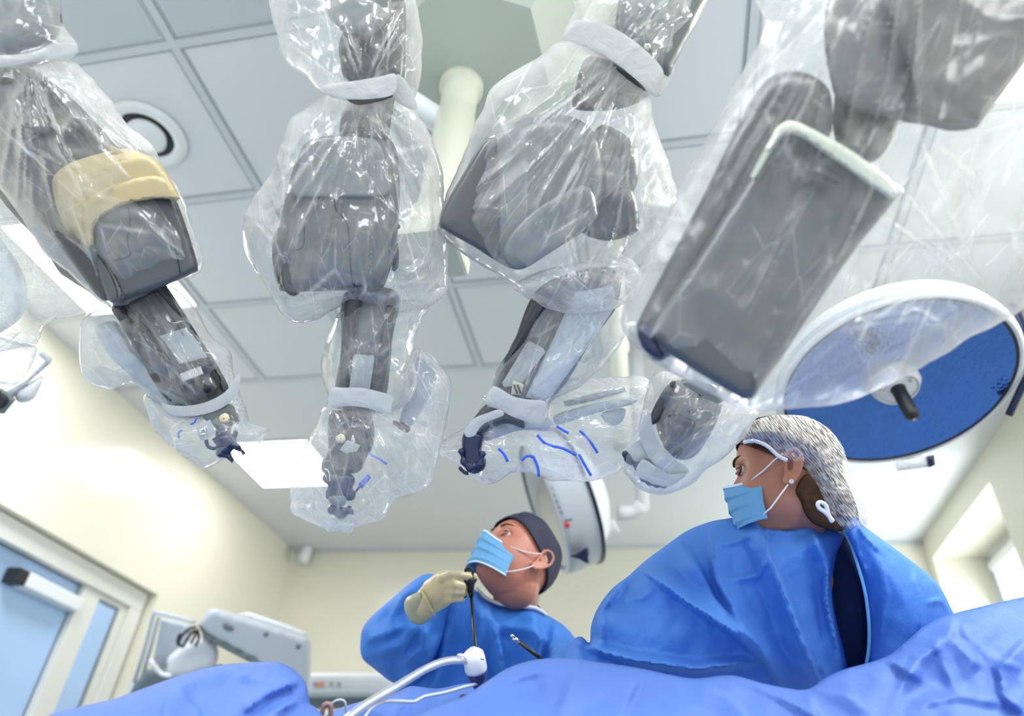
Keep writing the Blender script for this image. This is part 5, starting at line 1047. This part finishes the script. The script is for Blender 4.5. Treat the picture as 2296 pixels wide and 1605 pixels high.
tube('ear_loop', [ploc(Mw, -0.0634, 0.0403, -0.1037), ploc(Mw, -0.0710, 0.0269, -0.0960), ploc(Mw, -0.0768, 0.0096, -0.0768), ploc(Mw, -0.0806, -0.0058, -0.0595)], .0015, M['ring'], wom, 8)
lathe('earring', [(.001, .004), (.003, .003), (.004, 0), (.003, -.003), (.001, -.004)], ploc(Mw, -.088, -.012, -.058), (0, -1, 0), M['pearl'], wom, 16)
# hair under the cap
bm = bmesh.new(); hr = []
def hair_fn(u, v):
    a = u * 2 * math.pi; s, c = math.sin(a), math.cos(a)
    zr = .062 * (0.5 + 0.5 * c) + (-.075) * (0.5 - 0.5 * c)
    z = .128 + (zr - .128) * v; Z = [q[0] for q in sorted(HT)]; zz = min(max(z, -.11), .1235)
    w_ = np.interp(zz, Z, [q[1] for q in sorted(HT)]); yf = np.interp(zz, Z, [q[2] for q in sorted(HT)]); yb = max(.075, np.interp(zz, Z, [q[3] for q in sorted(HT)]))
    if v < .3: k = math.sin(v / .3 * math.pi / 2); w_ = max(w_, .05) * k; yf = max(yf, .055) * k; yb = max(yb, .06) * k
    gr = .004 + .0008 * math.sin(u * 160)
    s = abs(s) ** .86 * (1 if s > 0 else -1); c = abs(c) ** .86 * (1 if c > 0 else -1)
    return ((w_ + gr) * s * SW, ((yf if c > 0 else yb) + gr) * c * SW, (z + .004) * SW)
skin_patch('hair', wom, Mw, hair_fn, np.linspace(0, 1, 145), np.linspace(0, 1, 30), M['hair'], .003, True)
# bouffant cap: a puffed, pleated bag from its elastic edge
rimc = [(1668, 992), (1690, 988), (1720, 1000), (1745, 1022), (1765, 1032), (1785, 1040), (1795, 1060), (1808, 1085), (1822, 1110), (1835, 1150), (1862, 1190), (1900, 1208)]
capo = [(1666, 994), (1670, 972), (1685, 955), (1715, 943), (1760, 938), (1810, 943), (1850, 965), (1882, 1000), (1897, 1040), (1920, 1085), (1935, 1130), (1939, 1165), (1930, 1185), (1905, 1205)]
capo = [((x - 1775) * 1.045 + 1775 if x > 1775 else x, (y - 1080) * 1.06 + 1080 if y < 1060 else y) for x, y in capo]
poly = capo + [(1880, 1195), (1852, 1170), (1835, 1140), (1822, 1105), (1808, 1080), (1797, 1052), (1780, 1045), (1764, 1038), (1748, 1028), (1728, 1008), (1700, 996)]
pl = []
rs = np.random.RandomState(7)
for k in range(46):
    u = k / 45; i0 = u * (len(rimc) - 1); i = int(i0); j = min(i + 1, len(rimc) - 1); f = i0 - i
    a = np.array(rimc[i]) * (1 - f) + np.array(rimc[j]) * f
    u2 = min(1, max(0, .12 + u * .9 + (rs.rand() - .5) * .05)); i0 = u2 * (len(capo) - 1); i = int(i0); j = min(i + 1, len(capo) - 1); f = i0 - i
    b = np.array(capo[i]) * (1 - f) + np.array(capo[j]) * f; L_ = .45 + .5 * rs.rand(); e = a + (b - a) * L_
    mid = (a + e) / 2 + (rs.rand(2) - .5) * 8
    pl.append(([tuple(a), tuple(mid), tuple(e)], 4 + 3 * rs.rand(), 4 + 3 * rs.rand(), .0035 + .002 * rs.rand()))
relief('hair_bun', [(1680, 1000), (1690, 968), (1730, 952), (1790, 950), (1840, 970), (1870, 1005), (1885, 1050), (1905, 1095), (1922, 1140), (1925, 1170), (1900, 1195), (1860, 1180), (1830, 1140), (1815, 1100), (1800, 1060), (1760, 1035), (1720, 1008)], M['hair'], wom, 1.30, r=.08, b=.065, back=.09, step=7, nz=.012, nzs=30, crum=.004, cs=30, seed=71)
relief('nape_hair', [(1784, 1100), (1795, 1074), (1812, 1062), (1836, 1080), (1858, 1110), (1874, 1150), (1890, 1190), (1835, 1180), (1810, 1160), (1794, 1125)], M['hair'], wom, 1.215, t=.05, r=.015, b=.012, step=5, crum=.002, cs=14, ang=1.2, spread=.3, seed=9)
relief('bouffant_cap', poly, M['gauze'], wom, 1.27, r=.07, b=.098, back=.12, step=4.2, folds=pl, fade=.008, uv=True, ang=.9, seed=72, nz=.004, nzs=20)
pxtube('cap_band', [(x, y, 1.245 - .04 * math.sin(i / 11 * 3)) for i, (x, y) in enumerate(rimc[:5])], .0034, M['ring'], wom, 8, 4)
# gown, left body panel with long pleats
relief('surgical_gown', [(1632, 1162), (1690, 1152), (1745, 1148), (1800, 1155), (1850, 1168), (1890, 1190), (1892, 1210), (1878, 1245), (1869, 1290), (1868, 1345), (1880, 1410), (1892, 1455), (1899, 1505), (1890, 1600), (1240, 1600), (1255, 1500), (1268, 1460), (1290, 1430), (1306, 1428), (1322, 1440), (1326, 1400), (1342, 1360), (1372, 1320), (1410, 1290), (1448, 1256), (1490, 1225), (1540, 1190), (1590, 1170)],
       M['gown'], wom, 1.30, r=.16, b=.13, back=.18, gy=-.012, step=6.5, nz=.010, nzs=130, crum=.006, cs=80, ang=1.2, spread=1.0, seed=81, fade=.012,
       folds=[([(1693, 1165), (1730, 1260), (1770, 1360), (1800, 1440), (1840, 1540)], 10, 46, 0.058), ([(1596, 1180), (1604, 1290), (1660, 1400), (1720, 1480), (1750, 1540)], 46, 12, 0.042), ([(1812, 1165), (1850, 1260), (1870, 1400), (1885, 1520)], 12, 30, 0.046),
              ([(1445, 1280), (1540, 1350), (1650, 1420), (1700, 1470)], 44, 10, 0.062), ([(1540, 1230), (1600, 1340), (1680, 1440)], 10, 40, 0.038), ([(1300, 1440), (1345, 1460), (1420, 1480), (1560, 1500), (1690, 1485)], 24, 14, 0.062), ([(1316, 1430), (1340, 1450), (1350, 1440), (1345, 1380)], 14, 14, 0.034),
              ([(1700, 1185), (1760, 1195), (1820, 1180)], 8, 14, 0.013), ([(1600, 1225), (1650, 1215), (1690, 1195)], 10, 8, 0.013), ([(1448, 1256), (1400, 1300), (1350, 1370)], 8, 30, 0.029), ([(1640, 1300), (1700, 1290), (1720, 1250)], 12, 12, 0.017), ([(1740, 1250), (1790, 1400), (1860, 1530)], 10, 22, 0.029), ([(1860, 1230), (1850, 1340), (1880, 1460)], 10, 10, 0.025), ([(1400, 1345), (1440, 1340), (1470, 1320)], 12, 12, 0.010)])
relief('scrub_top', [(1800, 1170), (1850, 1158), (1900, 1170), (1950, 1240), (2000, 1320), (2000, 1560), (1840, 1560), (1840, 1300)], M['navy'], wom, 1.36, r=.1, b=.07, back=.12, step=10, nz=.006, nzs=60, folds=[([(1905, 1230), (1930, 1340), (1935, 1480)], 8, 14, .010)])
relief('scrub_collar', [(1745, 1148), (1790, 1140), (1830, 1148), (1870, 1172), (1892, 1192), (1870, 1186), (1830, 1166), (1790, 1155)], M['navy'], wom, 1.27, t=.02, r=.008, step=5)
relief('gown_panel', [(1893, 1192), (1899, 1178), (1915, 1160), (1945, 1185), (2010, 1232), (2060, 1270), (2100, 1305), (2132, 1362), (2150, 1420), (2150, 1600), (1950, 1600), (1948, 1500), (1949, 1400), (1940, 1330), (1928, 1280), (1908, 1225)],
       M['gown'], wom, 1.27, r=.12, b=.09, back=.10, gx=.02, step=6.5, nz=.006, nzs=80, crum=.003, cs=70, ang=1.3, spread=.9, seed=83, fade=.010,
       folds=[([(1905, 1185), (1918, 1220), (1950, 1300)], 10, 14, 0.016), ([(2050, 1270), (2062, 1340), (2062, 1420)], 14, 14, 0.013), ([(2080, 1350), (2110, 1345), (2130, 1370)], 8, 10, 0.010), ([(1960, 1230), (1990, 1330), (1975, 1450)], 10, 24, 0.013), ([(1920, 1175), (1935, 1200), (1975, 1240)], 14, 6, 0.016)])
pxtube('gown_piping', [(1892, 1190, 1.24), (1908, 1222, 1.225), (1926, 1276, 1.20), (1940, 1330, 1.185), (1948, 1395, 1.18), (1948, 1450, 1.18), (1942, 1490, 1.18)], .0028, M['mask'], wom, 8)
pxtube('gown_piping', [(1745, 1148, 1.262), (1790, 1150, 1.25), (1840, 1162, 1.24), (1868, 1178, 1.235)], .003, M['mask'], wom, 8)
pxtube('gown_tie', [(1868, 1168, 1.155), (1852, 1150, 1.155), (1836, 1138, 1.155), (1834, 1128, 1.155), (1842, 1126, 1.155), (1852, 1134, 1.155), (1857, 1152, 1.155), (1866, 1170, 1.155)], .0035, M['ring'], wom, 8, 5)
